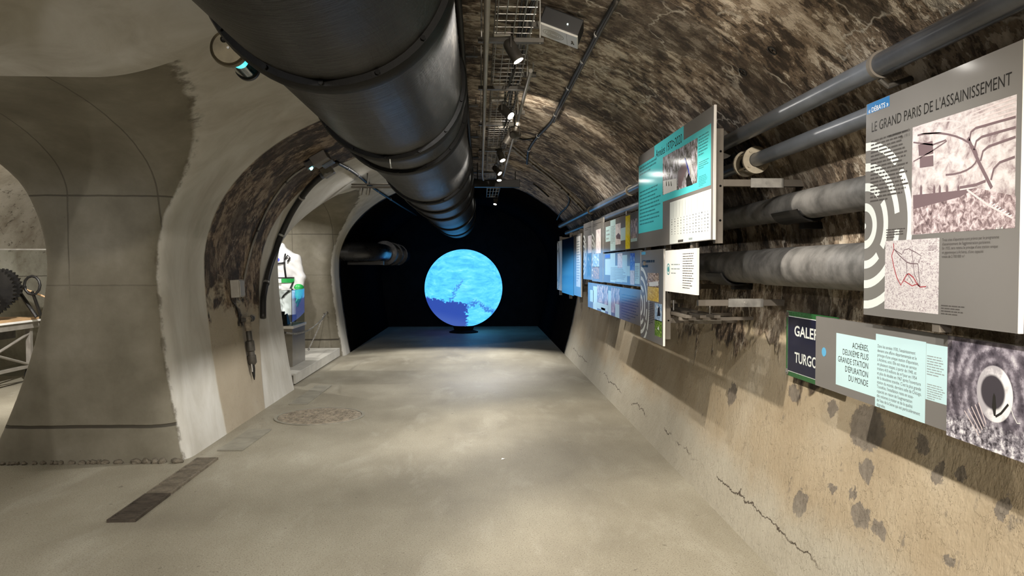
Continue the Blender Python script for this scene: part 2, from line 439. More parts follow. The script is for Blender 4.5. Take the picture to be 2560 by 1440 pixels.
def mat_left(mode='full'):
    t = NT('left wall ' + mode); p = t.pos(); x, y, z = t.xyz(p)
    dm = t.attr('dm').outputs['Fac']
    up, lo, mlo, bh, n2, bh0, n3 = stone_nodes(t, p, z, 1.15, (2.6, 2.6, 2.0))
    up = t.mix(1.0, up, (.50, .45, .40), 'MULTIPLY')
    lo = t.mix(.55, lo, (.33, .295, .235))
    stone = t.mix(mlo, up, lo)
    end = t.step(t.math('ADD', y, t.math('MULTIPLY', t.noise(p, 3, 4, .6), .3)), 13.35, 13.7)  # light falling off in the end bay, put into the stone colour
    stone = t.mix(end, stone, (.0045, .0045, .005))
    # trowelled lime plaster
    pv = t.scale(p, (1, 1, 1), rot=(0, R(35), 0))
    s1 = t.noise(t.scale(p, (1.2, 1.2, .45)), 2.2, 6, .6, .6)
    pl = t.ramp(s1, [(.28, (.41, .39, .34)), (.5, (.53, .515, .47)), (.72, (.62, .61, .575))])
    pl = t.mix(t.math('MULTIPLY', t.step(t.noise(p, 1.1, 4, .5), .5, .72), .35), pl, (.30, .25, .19))
    # cast concrete of the cross passages, with board joints
    c1 = t.noise(p, 2.6, 7, .62)
    cc = t.ramp(c1, [(.3, (.140, .126, .092)), (.55, (.195, .177, .135)), (.75, (.25, .23, .185))])
    cc = t.mix(t.math('MULTIPLY', t.step(t.voro(p, 9), .05, .02), t.step(t.noise(p, 3, 2), .5, .6)), cc, (.05, .045, .035))
    def line(co, at, w, st=1.0):
        wob = t.math('MULTIPLY', t.math('SUBTRACT', t.noise(p, 6, 3), .5), .012)
        return t.math('MULTIPLY', t.math('SUBTRACT', 1.0, t.step(t.math('ABSOLUTE', t.math('SUBTRACT', t.math('ADD', co, wob), at)), w * .5, w)), st)
    L = line(z, .29, .016)
    for a, w, st in ((2.10, .007, .75), (1.40, .006, .28)): L = t.math('MAXIMUM', L, line(z, a, w, st))
    for a, w, st in ((-2.52, .006, .6), (-3.20, .006, .55), (-3.9, .006, .5)): L = t.math('MAXIMUM', L, t.math('MULTIPLY', line(x, a, w, st), t.step(z, 1.2, 1.7)))
    cc = t.mix(L, cc, (.055, .048, .036))
    # pale rendered far gallery
    gl = t.ramp(t.noise(p, 1.6, 8, .66), [(.3, (.28, .24, .18)), (.5, (.46, .42, .34)), (.7, (.58, .54, .46))])
    gl = t.mix(t.math('MULTIPLY', t.step(t.noise(t.scale(p, (1, 1, 2.2)), 7, 6, .7), .58, .66), t.step(z, 1.4, 1.9)), gl, (.13, .11, .085))
    gl = t.mix(line(z, 1.38, .008), gl, (.12, .10, .08))
    cc = cc if mode == 'concrete' else t.mix(t.step(x, -3.95, -4.25), cc, gl)
    wob = t.math('MULTIPLY', t.math('SUBTRACT', t.noise(p, 5, 5, .65), .5), .035)
    near = t.math('MULTIPLY', t.step(z, 1.6, 2.0), t.math('MAXIMUM', t.math('SUBTRACT', 1.0, t.step(y, 4.42, 4.46)), t.math('MULTIPLY', t.step(y, 8.4, 8.8), t.math('SUBTRACT', 1.0, t.step(y, 11.3, 11.34)))))
    near = t.math('MULTIPLY', near, t.step(x, -3.9, -3.3))
    dm = t.math('SUBTRACT', dm, t.math('MULTIPLY', near, 3.0))
    side = t.step(t.math('ADD', dm, wob), .030, .045)
    eL = t.step(t.math('ADD', y, wob), 6.88, 6.93)
    eR = t.math('SUBTRACT', 1.0, t.step(t.math('ADD', y, t.math('SUBTRACT', wob, t.math('MULTIPLY', z, .34))), 8.10, 8.15))
    band = t.math('MULTIPLY', eL, eR)
    far = t.step(t.math('ADD', y, wob), 13.35, 13.42)
    crown = t.step(t.math('ADD', x, t.math('MULTIPLY', wob, 2)), -.95, -.9)
    st = t.math('MAXIMUM', t.math('MAXIMUM', band, far), crown)
    fine = t.math('MULTIPLY', t.noise(p, 40, 3, .6), .03)
    if mode == 'gallery': return t.out(gl, .72, nrm=t.bump(fine, .6, .04), spec=.3)
    if mode == 'concrete': return t.out(cc, .72, nrm=t.bump(t.math('SUBTRACT', t.math('ADD', fine, t.math('MULTIPLY', s1, .16)), t.math('MULTIPLY', L, .35)), .6, .04), spec=.3)
    if mode == 'plaster': return t.out(pl, .72, nrm=t.bump(t.math('ADD', fine, t.math('MULTIPLY', s1, .16)), .6, .04), spec=.3)
    if mode == 'stone': return t.out(stone, .72, nrm=t.bump(t.math('ADD', t.math('ADD', fine, bh), t.math('MULTIPLY', s1, .16)), .6, .04), spec=t.math('MULTIPLY', t.math('SUBTRACT', 1.0, end), .3))
    c = t.mix(st, pl, stone)
    c = t.mix(side, c, cc)
    # dark broken seam where the plaster meets the concrete
    seam = t.math('SUBTRACT', 1.0, t.step(t.math('ABSOLUTE', t.math('SUBTRACT', t.math('ADD', dm, wob), .037)), .004, .016))
    c = t.mix(t.math('MULTIPLY', seam, t.math('MULTIPLY', t.step(t.noise(p, 9, 4, .6), .46, .62), .7)), c, (.10, .085, .06))
    hs = t.math('MULTIPLY', bh, t.math('MULTIPLY', st, t.math('SUBTRACT', 1.0, side)))
    hs = t.math('ADD', hs, t.math('MULTIPLY', s1, .16))
    hs = t.math('SUBTRACT', hs, t.math('MULTIPLY', t.math('MULTIPLY', L, side), .35))
    hs = t.math('ADD', hs, t.math('MULTIPLY', t.noise(p, 40, 4, .6), .03))
    return t.out(c, .72, nrm=t.bump(hs, .6, .04), spec=t.math('MULTIPLY', t.math('SUBTRACT', 1.0, end), .3))

def mat_floor():
    t = NT('concrete floor'); p = t.pos(); x, y, z = t.xyz(p)
    a = t.noise(t.scale(p, (1.0, .55, 1)), 1.1, 5, .62)
    c = t.ramp(a, [(.28, (.20, .178, .132)), (.5, (.275, .25, .19)), (.72, (.345, .32, .25))])
    w = t.noise(t.scale(p, (1.2, .45, 1)), 2.4, 4, .62, .5)
    c = t.mix(t.math('MULTIPLY', t.step(w, .52, .68), .30), c, (.43, .41, .34))
    g = t.noise(p, 120, 2, .5)
    c = t.mix(t.math('MULTIPLY', t.step(g, .56, .64), .6), c, (.105, .088, .064))
    c = t.mix(t.math('MULTIPLY', t.step(t.noise(t.scale(p, (1, 1, 1), (3, 9, 0)), 95, 2, .5), .66, .70), .5), c, (.52, .50, .43))
    d = t.step(t.noise(t.scale(p, (1, 1, 1), (5, 1, 0)), 16, 3, .5), .70, .74)
    c = t.mix(t.math('MULTIPLY', d, .6), c, (.10, .085, .065))
    st = t.step(t.noise(p, .8, 3, .6), .54, .70)
    c = t.mix(t.math('MULTIPLY', st, .28), c, (.15, .13, .10))
    return t.out(c, t.math('ADD', .42, t.math('MULTIPLY', a, .30)), nrm=t.bump(g, .30, .005), spec=.35)

def pxpatch(px, py, hw, hh):
    q = hit(px, py)
    k = q.y / FPX
    return (q.y, q.z, hw * k * q.y / q.x if q.x > .2 else hw * k, hh * k)
PATCHES = [pxpatch(*a) for a in ((2165, 1070, 46, 60), (2165, 1175, 20, 30), (2150, 1290, 26, 34), (2000, 1260, 17, 34), (2195, 1325, 20, 20), (2305, 1110, 18, 22), (2345, 1185, 15, 30),
                                 (2080, 1020, 14, 22), (2505, 1270, 20, 34), (2080, 1220, 11, 13), (2400, 1185, 16, 24), (2370, 1405, 16, 16), (1830, 985, 10, 30), (1985, 985, 16, 22), (2130, 1235, 9, 16))]

M = {}
M['vault'] = mat_vault(); M['vaultup'] = mat_vault(True); M['left'] = mat_left(); M['floor'] = mat_floor()
M['rear'] = plain('rear wall render', (.30, .26, .20), .8, 0, .35, 2.0, .3)
M['black'] = plain('black paint', (.005, .005, .0055), .9, spec=.05)

def mat_main_pipe():
    t = NT('tarred iron'); p = t.obj(); x, y, z = t.xyz(p)
    ang = t.node('ShaderNodeMath', operation='ARCTAN2'); t.put(ang.inputs[0], x); t.put(ang.inputs[1], z)
    v = t.node('ShaderNodeCombineXYZ', {0: t.math('MULTIPLY', ang.outputs[0], .45), 1: t.math('MULTIPLY', y, .22), 2: 0}).outputs[0]
    s = t.noise(v, 9, 8, .7, .5); b = t.noise(p, 1.3, 4, .6)
    vv = t.node('ShaderNodeCombineXYZ', {0: t.math('MULTIPLY', ang.outputs[0], .16), 1: t.math('MULTIPLY', y, 1.6), 2: 0}).outputs[0]
    br = t.noise(vv, 22, 6, .7)
    c = t.mix(t.step(s, .45, .75), (.0085, .0082, .0078), (.026, .024, .021))
    c = t.mix(t.math('MULTIPLY', t.step(br, .55, .72), .5), c, (.050, .045, .040))
    return t.out(c, t.math('ADD', .22, t.math('MULTIPLY', b, .34)), nrm=t.bump(t.math('ADD', t.math('MULTIPLY', br, .8), t.math('MULTIPLY', s, .7)), .7, .016), spec=.32)
M['main_pipe'] = mat_main_pipe()
M['tar'] = plain('black joint ring', (.004, .004, .004), .55, 0, .3, 8, .3, spec=.12)
M['steel'] = plain('galvanised steel', (.36, .35, .33), .42, .75, .2, 12, .1)
M['dksteel'] = plain('dull dark steel', (.075, .068, .058), .5, .4, .3, 10, .15)
M['framesteel'] = plain('brown grey painted steel', (.155, .135, .112), .5, .2, .15, 6)
M['blackplastic'] = plain('black plastic', (.012, .012, .013), .45)
M['cable'] = plain('black cable sheath', (.014, .013, .012), .5)
M['conduit'] = plain('pale grey conduit', (.25, .23, .195), .45, 0, .15)
M['greypvc'] = plain('blue grey plastic pipe', (.135, .148, .17), .30, 0, .22, 4, .05, .5)
M['blackpvc'] = plain('charcoal plastic pipe', (.052, .056, .064), .24, 0, .2, 4, .0, .5)
M['fibre'] = plain('dusty grey fibre cement', (.125, .122, .118), .55, 0, .45, 9, .3)
M['clamp'] = plain('cream coated iron', (.56, .50, .39), .55, .1, .2, 14, .2)
M['whitebox'] = plain('white plastic', (.62, .61, .58), .4, 0, .05)
M['greybox'] = plain('grey plastic box', (.36, .34, .30), .5, 0, .12)
M['brass'] = plain('tarnished brass', (.15, .125, .08), .42, .7, .25, 10)
M['board'] = plain('charcoal grey laminate', (.165, .158, .15), .12, 0, .03, 2, spec=.28)
M['edge'] = plain('white board edge', (.82, .80, .76), .4, 0, .03)
M['grate'] = plain('rusty grate iron', (.072, .058, .044), .6, .3, .35, 14, .3)
M['grate2'] = plain('dusty grate iron', (.16, .135, .10), .65, .2, .3, 14, .3)
M['coverstone'] = plain('worn grey cover', (.24, .225, .18), .55, 0, .22, 5, .3)
M['patchstone'] = plain('rough mortar', (.23, .195, .145), .75, 0, .4, 18, .5)
M['rubble'] = plain('broken stone', (.12, .102, .075), .85, 0, .45, 12, .6)
M['wood'] = plain('pale wood', (.45, .29, .15), .5, 0, .15, 3)
M['iron'] = plain('black cast iron', (.013, .012, .011), .45, .3, .3, 8, .2)
M['tablegrey'] = plain('grey table paint', (.25, .23, .20), .5, .1, .15)
M['suit'] = plain('white protective fabric', (.80, .80, .80), .75, 0, .06, 3, .1)
M['green'] = plain('green rubber', (.015, .37, .07), .45, 0, .15)
M['boot'] = plain('dark grey rubber', (.055, .055, .058), .45)
M['pedestal'] = plain('grey taupe panel', (.20, .185, .155), .35, 0, .1)
M['platform'] = plain('pale grey board', (.46, .445, .40), .5, 0, .1)
M['white'] = plain('white lacquer', (.80, .79, .76), .35, 0, .04)
def mat_glass(name, col=(1, 1, 1)):
    t = NT(name); t.b.inputs['Transmission Weight'].default_value = 1; t.b.inputs['IOR'].default_value = 1.25
    n = t.noise(t.obj(), 8, 2)
    return t.out(col, t.math('MULTIPLY', n, .02))
M['glass'] = mat_glass('clear glass', (.93, .98, .97))
M['lampwhite'] = glow('lamp lens', (1, .96, .88), 40)
M['ledcyan'] = glow('cyan led', (.3, .9, 1.0), 9)
M['tubecyan'] = glow('cyan lamp tube', (.10, .80, .84), 1.2)
M['ledgreen'] = glow('status led', (.8, 1, .85), 6)

# ------------------------------------------------------------------ the setting
Y0, Y1 = -4.0, 19.2

def profile():
    P = []
    for i in range(41):
        z = -.06 + (EYE + .06) * i / 40; P.append((wall_x(z), z))
    t = 0
    while True:
        t += R(1.5); x = XC + HA * math.cos(t); P.append((x, EYE + HB * math.sin(t)))
        if x < -.70: break
    return P
PRO = profile()
ARC = [0]
for a, b in zip(PRO, PRO[1:]): ARC.append(ARC[-1] + math.dist(a, b))
SPLIT = next(i for i, p in enumerate(PRO) if p[1] > 2.35)

def shell(name, i0, i1):
    mb = MB(); ny = 90; uv = []
    ys = [Y0 + (Y1 - Y0) * j / ny for j in range(ny + 1)]
    n = i1 - i0 + 1
    vs = [(PRO[i][0], y, PRO[i][1]) for y in ys for i in range(i0, i1 + 1)]
    fs = []
    for j in range(ny):
        for i in range(n - 1):
            f = (j * n + i, j * n + i + 1, (j + 1) * n + i + 1, (j + 1) * n + i); fs.append(f)
            for k in f: uv.append((ARC[i0 + k % n], ys[k // n]))
    mb.add(vs, fs); mb.uv = uv
    o = mb.build(name, M['vault'], smooth=True); o.data.materials.append(M['vaultup'])
    o.data.polygons.foreach_set('material_index', [1 if min(PRO[i0 + i][1], PRO[i0 + i + 1][1]) > 1.66 else 0 for j in range(ny) for i in range(n - 1)])
    return tag(o, kind='structure')
shell('wall_right', 0, SPLIT)
shell('ceiling', SPLIT, len(PRO) - 1)

HV = .05
P_, Q_ = surface_nets(air_d, (-8.0, Y0 - .1, -.15), (-.55, Y1 + .1, 3.30), HV)
cy = P_[Q_].mean(1)
keep = (cy[:, 2] > -.08) & (cy[:, 0] < -.64) & (cy[:, 1] > Y0 - .05) & (cy[:, 1] < Y1 + .05)
Q_ = Q_[keep]
used = np.unique(Q_); remap = -np.ones(len(P_), int); remap[used] = np.arange(len(used))
P_ = P_[used]; Q_ = remap[Q_]
wl = mesh_np('wall_left', P_, Q_, M['left'])
at = wl.data.attributes.new('dm', 'FLOAT', 'POINT')
at.data.foreach_set('value', sec_d(P_[:, 0], P_[:, 2]).astype(np.float32))
# plain stretches of one finish use that finish alone; only the meetings need the whole mixture
fc = P_[Q_].mean(1); fx, fy, fz = fc.T; fd = sec_d(fx, fz)
mi = np.zeros(len(Q_), np.int32)
nr0 = (fz < 1.5) | ((fy > 4.55) & (fy < 8.3)) | (fy > 11.45)
mi[(fx > -3.88) & (fd > .14) & nr0] = 1
mi[fx < -4.35] = 2
onm = fd < .010
bandR = 8.12 + .34 * fz
mi[onm & (fx < -1.05) & ((fy < 6.78) | ((fy > bandR + .15) & (fy < 13.25)))] = 3
mi[onm & (((fy > 7.02) & (fy < bandR - .12)) | (fy > 13.6) | (fx > -.80))] = 4
for m_ in ('concrete', 'gallery', 'plaster', 'stone'): wl.data.materials.append(mat_left(m_))
wl.data.polygons.foreach_set('material_index', mi)
tag(wl, kind='structure')

fl = MB().box((-8.3, Y0 - .3, -.25), (2.3, Y1 + .3, 0)).build('floor', M['floor']); tag(fl, kind='structure')
tag(MB().box((-8.3, Y0 - .25, 0), (2.3, Y0 - .02, 3.4)).build('wall_rear', M['rear']), kind='structure')
tag(MB().box((-3.2, Y1 - .1, 0), (2.3, Y1 + .15, 3.4)).build('wall_far', M['black']), kind='structure')

# broken stones along the foot of the first concrete pier
rg = random.Random(3)
xx = -3.9
while xx < -2.40:
    gx = (xx + 3.9) / 1.5; w = rg.uniform(.02, .035 + .05 * gx)
    bm = bmesh.new(); bmesh.ops.create_icosphere(bm, subdivisions=2, radius=1)
    for v in bm.verts:
        v.co *= 1 + rg.uniform(-.22, .22); v.co.x *= w * .62; v.co.y *= .028; v.co.z *= (.010 + .022 * gx) * rg.uniform(.7, 1.2)
    me = bpy.data.meshes.new('stone'); bm.to_mesh(me); bm.free(); me.materials.append(M['rubble'])
    o = bpy.data.objects.new('stone', me); COL.objects.link(o); o.parent = wl
    o.location = (xx + w / 2, PASS[0] + PHW - .003, .012)
    xx += w * rg.uniform(.9, 2.2)

# ------------------------------------------------------------------ floor drain, covers, manhole
def quad_dir(a, b):
    d = (Vector(b) - Vector(a)); L = d.length; d.normalize(); return d, L
A_, B_ = on_z(300, 1308, 0), on_z(520, 1148, 0)
dd, DL = quad_dir(A_, B_)
rot = math.atan2(-dd.x, dd.y)
cuts = [0, .37, .50, .74, 1.0]
for k in range(4):
    a = A_ + dd * (DL * cuts[k] + .012); L = DL * (cuts[k + 1] - cuts[k]) - .024
    lab = ['long dark slotted iron grate at the free end of the floor drain', 'shortest slotted iron grate, second along the floor drain',
           'slotted iron grate third along the floor drain', 'dusty slotted iron grate of the floor drain beside the plastered pier foot'][k]
    g = thing('drain_grate', lab, 'grate', a, (0, 0, rot), 'drain grates in the floor')
    W = .085
    fr = MB(); fr.box((-W, 0, 0), (-W + .012, L, .018)); fr.box((W - .012, 0, 0), (W, L, .018)); fr.box((-W + .012, 0, 0), (W - .012, .012, .018)); fr.box((-W + .012, L - .012, 0), (W - .012, L, .018))
    fr.build('frame', M['grate'] if k < 1 else M['grate2'], g)
    n = int(L / .032)
    bars = MB()
    for i in range(1, n): bars.box((-W + .012, L * i / n - .009, 0), (W - .012, L * i / n + .008, .016))
    tag(bars.build('bars', M['grate'] if k < 1 else M['grate2'], g), kind='stuff')
    MB().box((-W + .012, .012, .0005), (W - .012, L - .012, .0015)).build('sump', M['black'], g)
for k, (pa, pb, w, lab) in enumerate((((575, 1128), (640, 1083), .105, 'thin grey cover plate beyond the grates beside the plastered pier foot'), ((745, 1012), (800, 972), .10, 'thin grey cover plate at the foot of the display opening'))):
    a, b = on_z(*pa, 0), on_z(*pb, 0); d, L = quad_dir(a, b); rz = math.atan2(-d.x, d.y)
    g = thing('drain_cover', lab, 'cover plate', a, (0, 0, rz), 'cover plates over the drain')
    MB().box((-w, 0, 0), (w, L * .62, .014)).build('plate', M['coverstone'], g, bevel=.003)
    MB().box((-w, L * .62 + .008, 0), (w, L * 1.2, .012)).build('plate', M['coverstone'], g, bevel=.003)
mc = on_z(800, 1041, 0)
g = thing('manhole_cover', 'round rough textured manhole cover set into the concrete floor', 'manhole', mc)
MB().lathe([(.42, 0), (.42, .006), (.40, .008), (.0, .008)], n=48).build('plate', M['patchstone'], g)
MB().ring((0, 0, 0), (0, 0, 1), .425, .455, .008, 48).build('rim', M['coverstone'], g)
st = MB(); rg = random.Random(5)
for i in range(-9, 10):
    for j in range(-9, 10):
        x, y = i * .042 + rg.uniform(-.006, .006), j * .042 + (i % 2) * .02
        if x * x + y * y < .37 ** 2: st.box((x - .013, y - .013, .008), (x + .013, y + .013, .014))
tag(st.build('studs', M['patchstone'], g), kind='stuff')
sp = on_z(1253, 1149, 0)
bits = MB(); bits.add([(0, 0, .001), (.03, .006, .004), (.034, .03, .002), (.008, .026, .006)], [(0, 1, 2, 3), (3, 2, 1, 0)])
tag(bits.build('paper_scrap', M['white']), 'tiny white paper scrap lying on the concrete floor', 'paper').location = sp

# ------------------------------------------------------------------ black water main under the crown
XP, ZP, RP = -.530, EYE + 1.07, .426
pm = thing('water_main', 'huge black tarred iron water main hung under the tunnel crown', 'pipe', (XP, 0, ZP))
joints = [-2.4, .35, 2.66, 4.40, 5.05, 7.5, 8.8, 10.2, 12.9, 15.4]
ends = [-3.9] + joints + [16.9]
for a, b in zip(ends, ends[1:]):
    n = 64; prof = []
    mb = MB().lathe([(RP, a), (RP, b)], (0, 0, 0), (0, 1, 0), n, cap=(b == ends[-1]))
    # extra rings along the barrel keep the shading round
    mb.build('barrel', M['main_pipe'], pm, smooth=True, auto=50)
for k, y in enumerate(joints):
    jr = MB().lathe([(RP - .01, -.066), (RP + .022, -.06), (RP + .030, -.03), (RP + .030, .03), (RP + .022, .06), (RP - .01, .066)], (0, y, 0), (0, 1, 0), 64, cap=False).build('joint_ring', M['tar'], pm, smooth=True, auto=40)
    if 1 < y < 11:
        for j in range(7):
            a = R(180 + 26 * j + 10)
            c = Vector((math.cos(a) * (RP + .012), y - .078, math.sin(a) * (RP + .012)))
            MB().lathe([(.009, 0), (.009, .018)], c, (0, 1, 0), 6).build('bolt', M['tar'], jr)
for y in (1.4, 3.3, 6.0, 9.0, 11.4, 14):
    for s in (-1, 1):
        x = s * .30
        MB().tube([(x, y, math.sqrt(RP ** 2 - x * x) - .01), (x, y, vault_z(XP + x) - ZP + .02)], .014, 8).build('hanger_rod', M['dksteel'], pm)
hk = MB().tube([(.02, 4.25, -RP - .035), (.022, 4.25, -RP - .06), (.024, 4.26, -RP - .085), (.03, 4.262, -RP - .08)], .004, 6); hk.build('hook', M['steel'], pm)

# ------------------------------------------------------------------ cable tray with conduit
tr = thing('cable_tray', 'galvanised wire basket cable tray hung under the vault beside the water main', 'cable tray', (.18, 0, 2.80))
TL0, TL1 = -2.5, 10.5
for x in (-.09, -.045, 0, .045, .09):
    MB().tube([(x, TL0, 0), (x, TL1, 0)], .0028, 6).build('long_wire', M['steel'], tr)
for x in (-.10, .10):
    for z in (.03, .06): MB().tube([(x, TL0, z), (x, TL1, z)], .0028, 6).build('long_wire', M['steel'], tr)
cw = MB(); y = TL0
while y < TL1:
    cw.tube([(-.10, y, .06), (-.10, y, 0), (.10, y, 0), (.10, y, .06)], .0024, 5); y += .10
tag(cw.build('cross_wires', M['steel'], tr), kind='stuff')
for y in (-.6, 1.2, 2.9, 4.08, 5.16, 6.46, 7.9, 9.76):
    MB().box((-.19, y - .02, -.028), (.17, y + .02, -.004)).build('strut', M['dksteel'], tr, bevel=.002)
    for x in (-.17, .15):
        MB().tube([(x, y, -.03), (x, y, vault_z(.18 + x) - 2.80 + .02)], .0045, 6).build('threaded_rod', M['steel'], tr)
    if y > 2:
        MB().box((.06, y + .12, .10), (.22, y + .16, .13)).build('vault_bracket', M['dksteel'], tr)
        MB().tube([(.20, y + .14, .10), (.20, y + .14, vault_z(.38) - 2.80 + .02)], .004, 6).build('threaded_rod', M['steel'], tr)
cd = MB().tube([(.035, -2.5, 2.756), (.035, 9.8, 2.756), (.05, 10.3, 2.75)], .015, 12)
tag(cd.build('tray_conduit', M['conduit'], smooth=True, auto=60), 'straight pale grey conduit along the edge of the ceiling cable tray', 'conduit')
cd = MB().tube([(.315, 4.6, 2.758), (.315, 9.9, 2.758)], .013, 12)
tag(cd.build('tray_conduit', M['conduit'], smooth=True, auto=60), 'short pale grey conduit on the wall side of the ceiling cable tray', 'conduit')
rg = random.Random(9)
for k in range(5):
    pts = []; y = -2.4
    while y < 10.4:
        pts.append((.205 + .014 * k + rg.uniform(-.012, .012), y, 2.815 + .006 * (k % 2) + rg.uniform(0, .02))); y += .22
    tag(MB().tube(pts, .006 + .001 * (k % 3), 7).build('tray_cable', M['cable'], smooth=True), 'loose black cable lying in the wire basket tray', 'cable', 'cables in the ceiling tray')
# loops of spare cable under the tray
for k, (y, s) in enumerate(((4.7, .06), (5.9, .075), (6.15, .06))):
    pts = [(.20 + math.sin(a) * s * .4 + .02 * k, y + math.cos(a) * s * 1.6, 2.80 - s + math.sin(a) * s) for a in [R(i * 20) for i in range(-4, 23)]]
    tag(MB().tube(pts, .0045, 7).build('cable_loop', M['cable'], smooth=True), 'looped spare black cable hanging below the ceiling tray', 'cable', 'spare cable loops under the tray')

cr_ = thing('crown_cable', 'straight black cable run along the crown between water main and tray', 'cable', (-.115, 0, 2.99))
MB().tube([(0, 1.0, 0), (0, 12.5, 0)], .019, 10).build('run', M['cable'], cr_, smooth=True)
for y in (2.0, 3.6, 5.2, 6.8, 8.4, 10.0, 11.6):
    MB().box((-.10, y - .02, .018), (.10, y + .02, .034)).build('clip_bar', M['dksteel'], cr_)
    for x in (-.08, .08): MB().tube([(x, y, .03), (x, y, vault_z(-.115 + x) - 2.99 + .015)], .005, 6).build('clip_rod', M['dksteel'], cr_)
# ------------------------------------------------------------------ track spotlights with their light
LABS = ['ceiling spotlight over the entrance end of the tray', 'ceiling spotlight above the large sanitation board', 'ceiling spotlight ahead of the turquoise board',
        'ceiling spotlight turned to the concrete pier', 'brightest tray spotlight, glaring beside the white exit box', 'cylindrical tray spotlight turned to the turquoise board',
        'tray spotlight turned to the floor by the manhole', 'tray spotlight glaring just before the end of the wire basket', 'tray spotlight turned to the navy board', 'tray spotlight glaring at the dark hanging bar', 'small added uplight on the tray brightening the vault ahead of the exit box', 'small added uplight on the tray brightening the vault beyond the black cable bundle', 'last spotlight, glaring beyond the dark hanging bar']
def spot_light(pos, aim, w, cone, blend, rad, col):
    ld = bpy.data.lights.new('spot', 'SPOT'); ld.energy = w; ld.color = col; ld.spot_size = R(cone); ld.spot_blend = blend; ld.shadow_soft_size = rad
    lo = bpy.data.objects.new('spot_lamp', ld); COL.objects.link(lo)
    d = (Vector(aim) - Vector(pos)).normalized()
    lo.location = Vector(pos) + d * .012; lo.rotation_euler = d.to_track_quat('-Z', 'Y').to_euler()
    return lo
def fixture(pos, aim, label, top, size=1.0, cat='spotlight', group=None, stalk_to=None):
    p = Vector(pos); d = (Vector(aim) - p).normalized()
    g = thing('track_spotlight', label, cat, p, group=group)
    r, L = .034 * size, .13 * size
    hs = MB().lathe([(r * .55, -L), (r * .9, -L + .012), (r, -L + .03), (r, 0), (r * .86, 0), (r * .84, -.016)], (0, 0, 0), d, 24, cap=True).build('housing', M['dksteel'], g, smooth=True, auto=35)
    MB().lathe([(0.001, -.006), (r * .83, -.008), (r * .83, -.014)], (0, 0, 0), d, 24, cap=True).build('lens', M['lampwhite'], hs)
    side = d.cross(Vector((0, 0, 1))).normalized()
    up = Vector((0, 0, top - p.z)); m = d * (-L * .55)
    bk = MB().tube([m + side * (r + .006), m + side * (r + .006) + Vector((0, 0, .06 * size)), m + Vector((0, 0, .075 * size)), m - side * (r + .006) + Vector((0, 0, .06 * size)), m - side * (r + .006)], .005, 6)
    bk.build('yoke', M['dksteel'], g)
    MB().tube([m + Vector((0, 0, .072 * size)), m + up], .007, 8).build('stem', M['dksteel'], g)
    MB().box((m.x - .10, m.y - .014, m.z + .070), (m.x - .008, m.y + .014, m.z + .096)).build('driver', M['greybox'], g, bevel=.003)
    return g
for (kind, pos, aim, w, cone, blend, rad, col), lab in zip(LAMPS, LABS):
    fixture(pos, aim, lab, 2.80 if pos[1] < 10.5 else vault_z(pos[0]) + .01)
    spot_light(pos, aim, w, cone, blend, rad, col)

# dark hanging bar sign and the tray end beyond it
sb = thing('hanging_bar', 'long flat black box hung across the tunnel below the vault', 'sign', (.245, 11.0, 2.72))
MB().box((-.345, -.06, 0), (.345, .06, .11)).build('box', M['blackplastic'], sb, bevel=.006)
for x in (-.28, .28): MB().tube([(x, 0, .11), (x, 0, vault_z(.245 + x) - 2.72 + .02)], .008, 8).build('hanger_rod', M['dksteel'], sb)
te = thing('cable_tray', 'short wire basket tray piece beyond the black hanging bar', 'cable tray', (.22, 11.9, 2.80))
for x in (-.1, -.05, 0, .05, .1): MB().tube([(x, 0, .05), (x, 0, 0), (x, 1.5, 0)], .004, 6).build('long_wire', M['steel'], te)
for y in (0, .5, 1.0, 1.5): MB().tube([(-.1, y, .0), (.1, y, 0)], .004, 6).build('cross_wire', M['steel'], te)
for y in (.2, 1.3):
    for x in (-.1, .1): MB().tube([(x, y, 0), (x, y, vault_z(.22 + x) - 2.78)], .004, 6).build('threaded_rod', M['steel'], te)

# exit light box on the vault
ex = thing('exit_light_box', 'black and white emergency exit light box fixed under the rough vault', 'exit light', (.43, 4.12, 2.855), (0, R(22), R(-8)))
MB().box((-.115, 0, .012), (.115, .20, .105)).build('body', M['blackplastic'], ex, bevel=.006)
MB().box((-.118, -.004, 0), (.118, .215, .012)).build('diffuser', M['whitebox'], ex, bevel=.003)
MB().box((.052, .0, -.0008), (.054, .21, .0)).build('divider', M['greybox'], ex)
for r in (.022, .036, .05, .064):
    MB().ring((-.03, .11, -.0012), (0, 0, 1), r - .003, r, .001, 32).build('ring_mark', M['greybox'], ex)
fg = MB(); fg.ball((.085, .10, -.001), .006, 10, 6, (1, 1, .15)); fg.tube([(.085, .11, -.001), (.088, .13, -.001)], .004, 6); fg.tube([(.088, .13, -.001), (.080, .15, -.001)], .003, 6); fg.tube([(.088, .13, -.001), (.096, .148, -.001)], .003, 6)
fg.build('figure_mark', M['dksteel'], ex)
MB().lathe([(.004, 0), (.004, .004)], (.04, -.002, .05), (0, -1, 0), 10).build('led', M['ledgreen'], ex)
for x in (-.08, .08): MB().tube([(x, .1, .10), (x, .1, .30 + x * .05)], .008, 8).build('fixing', M['dksteel'], ex)

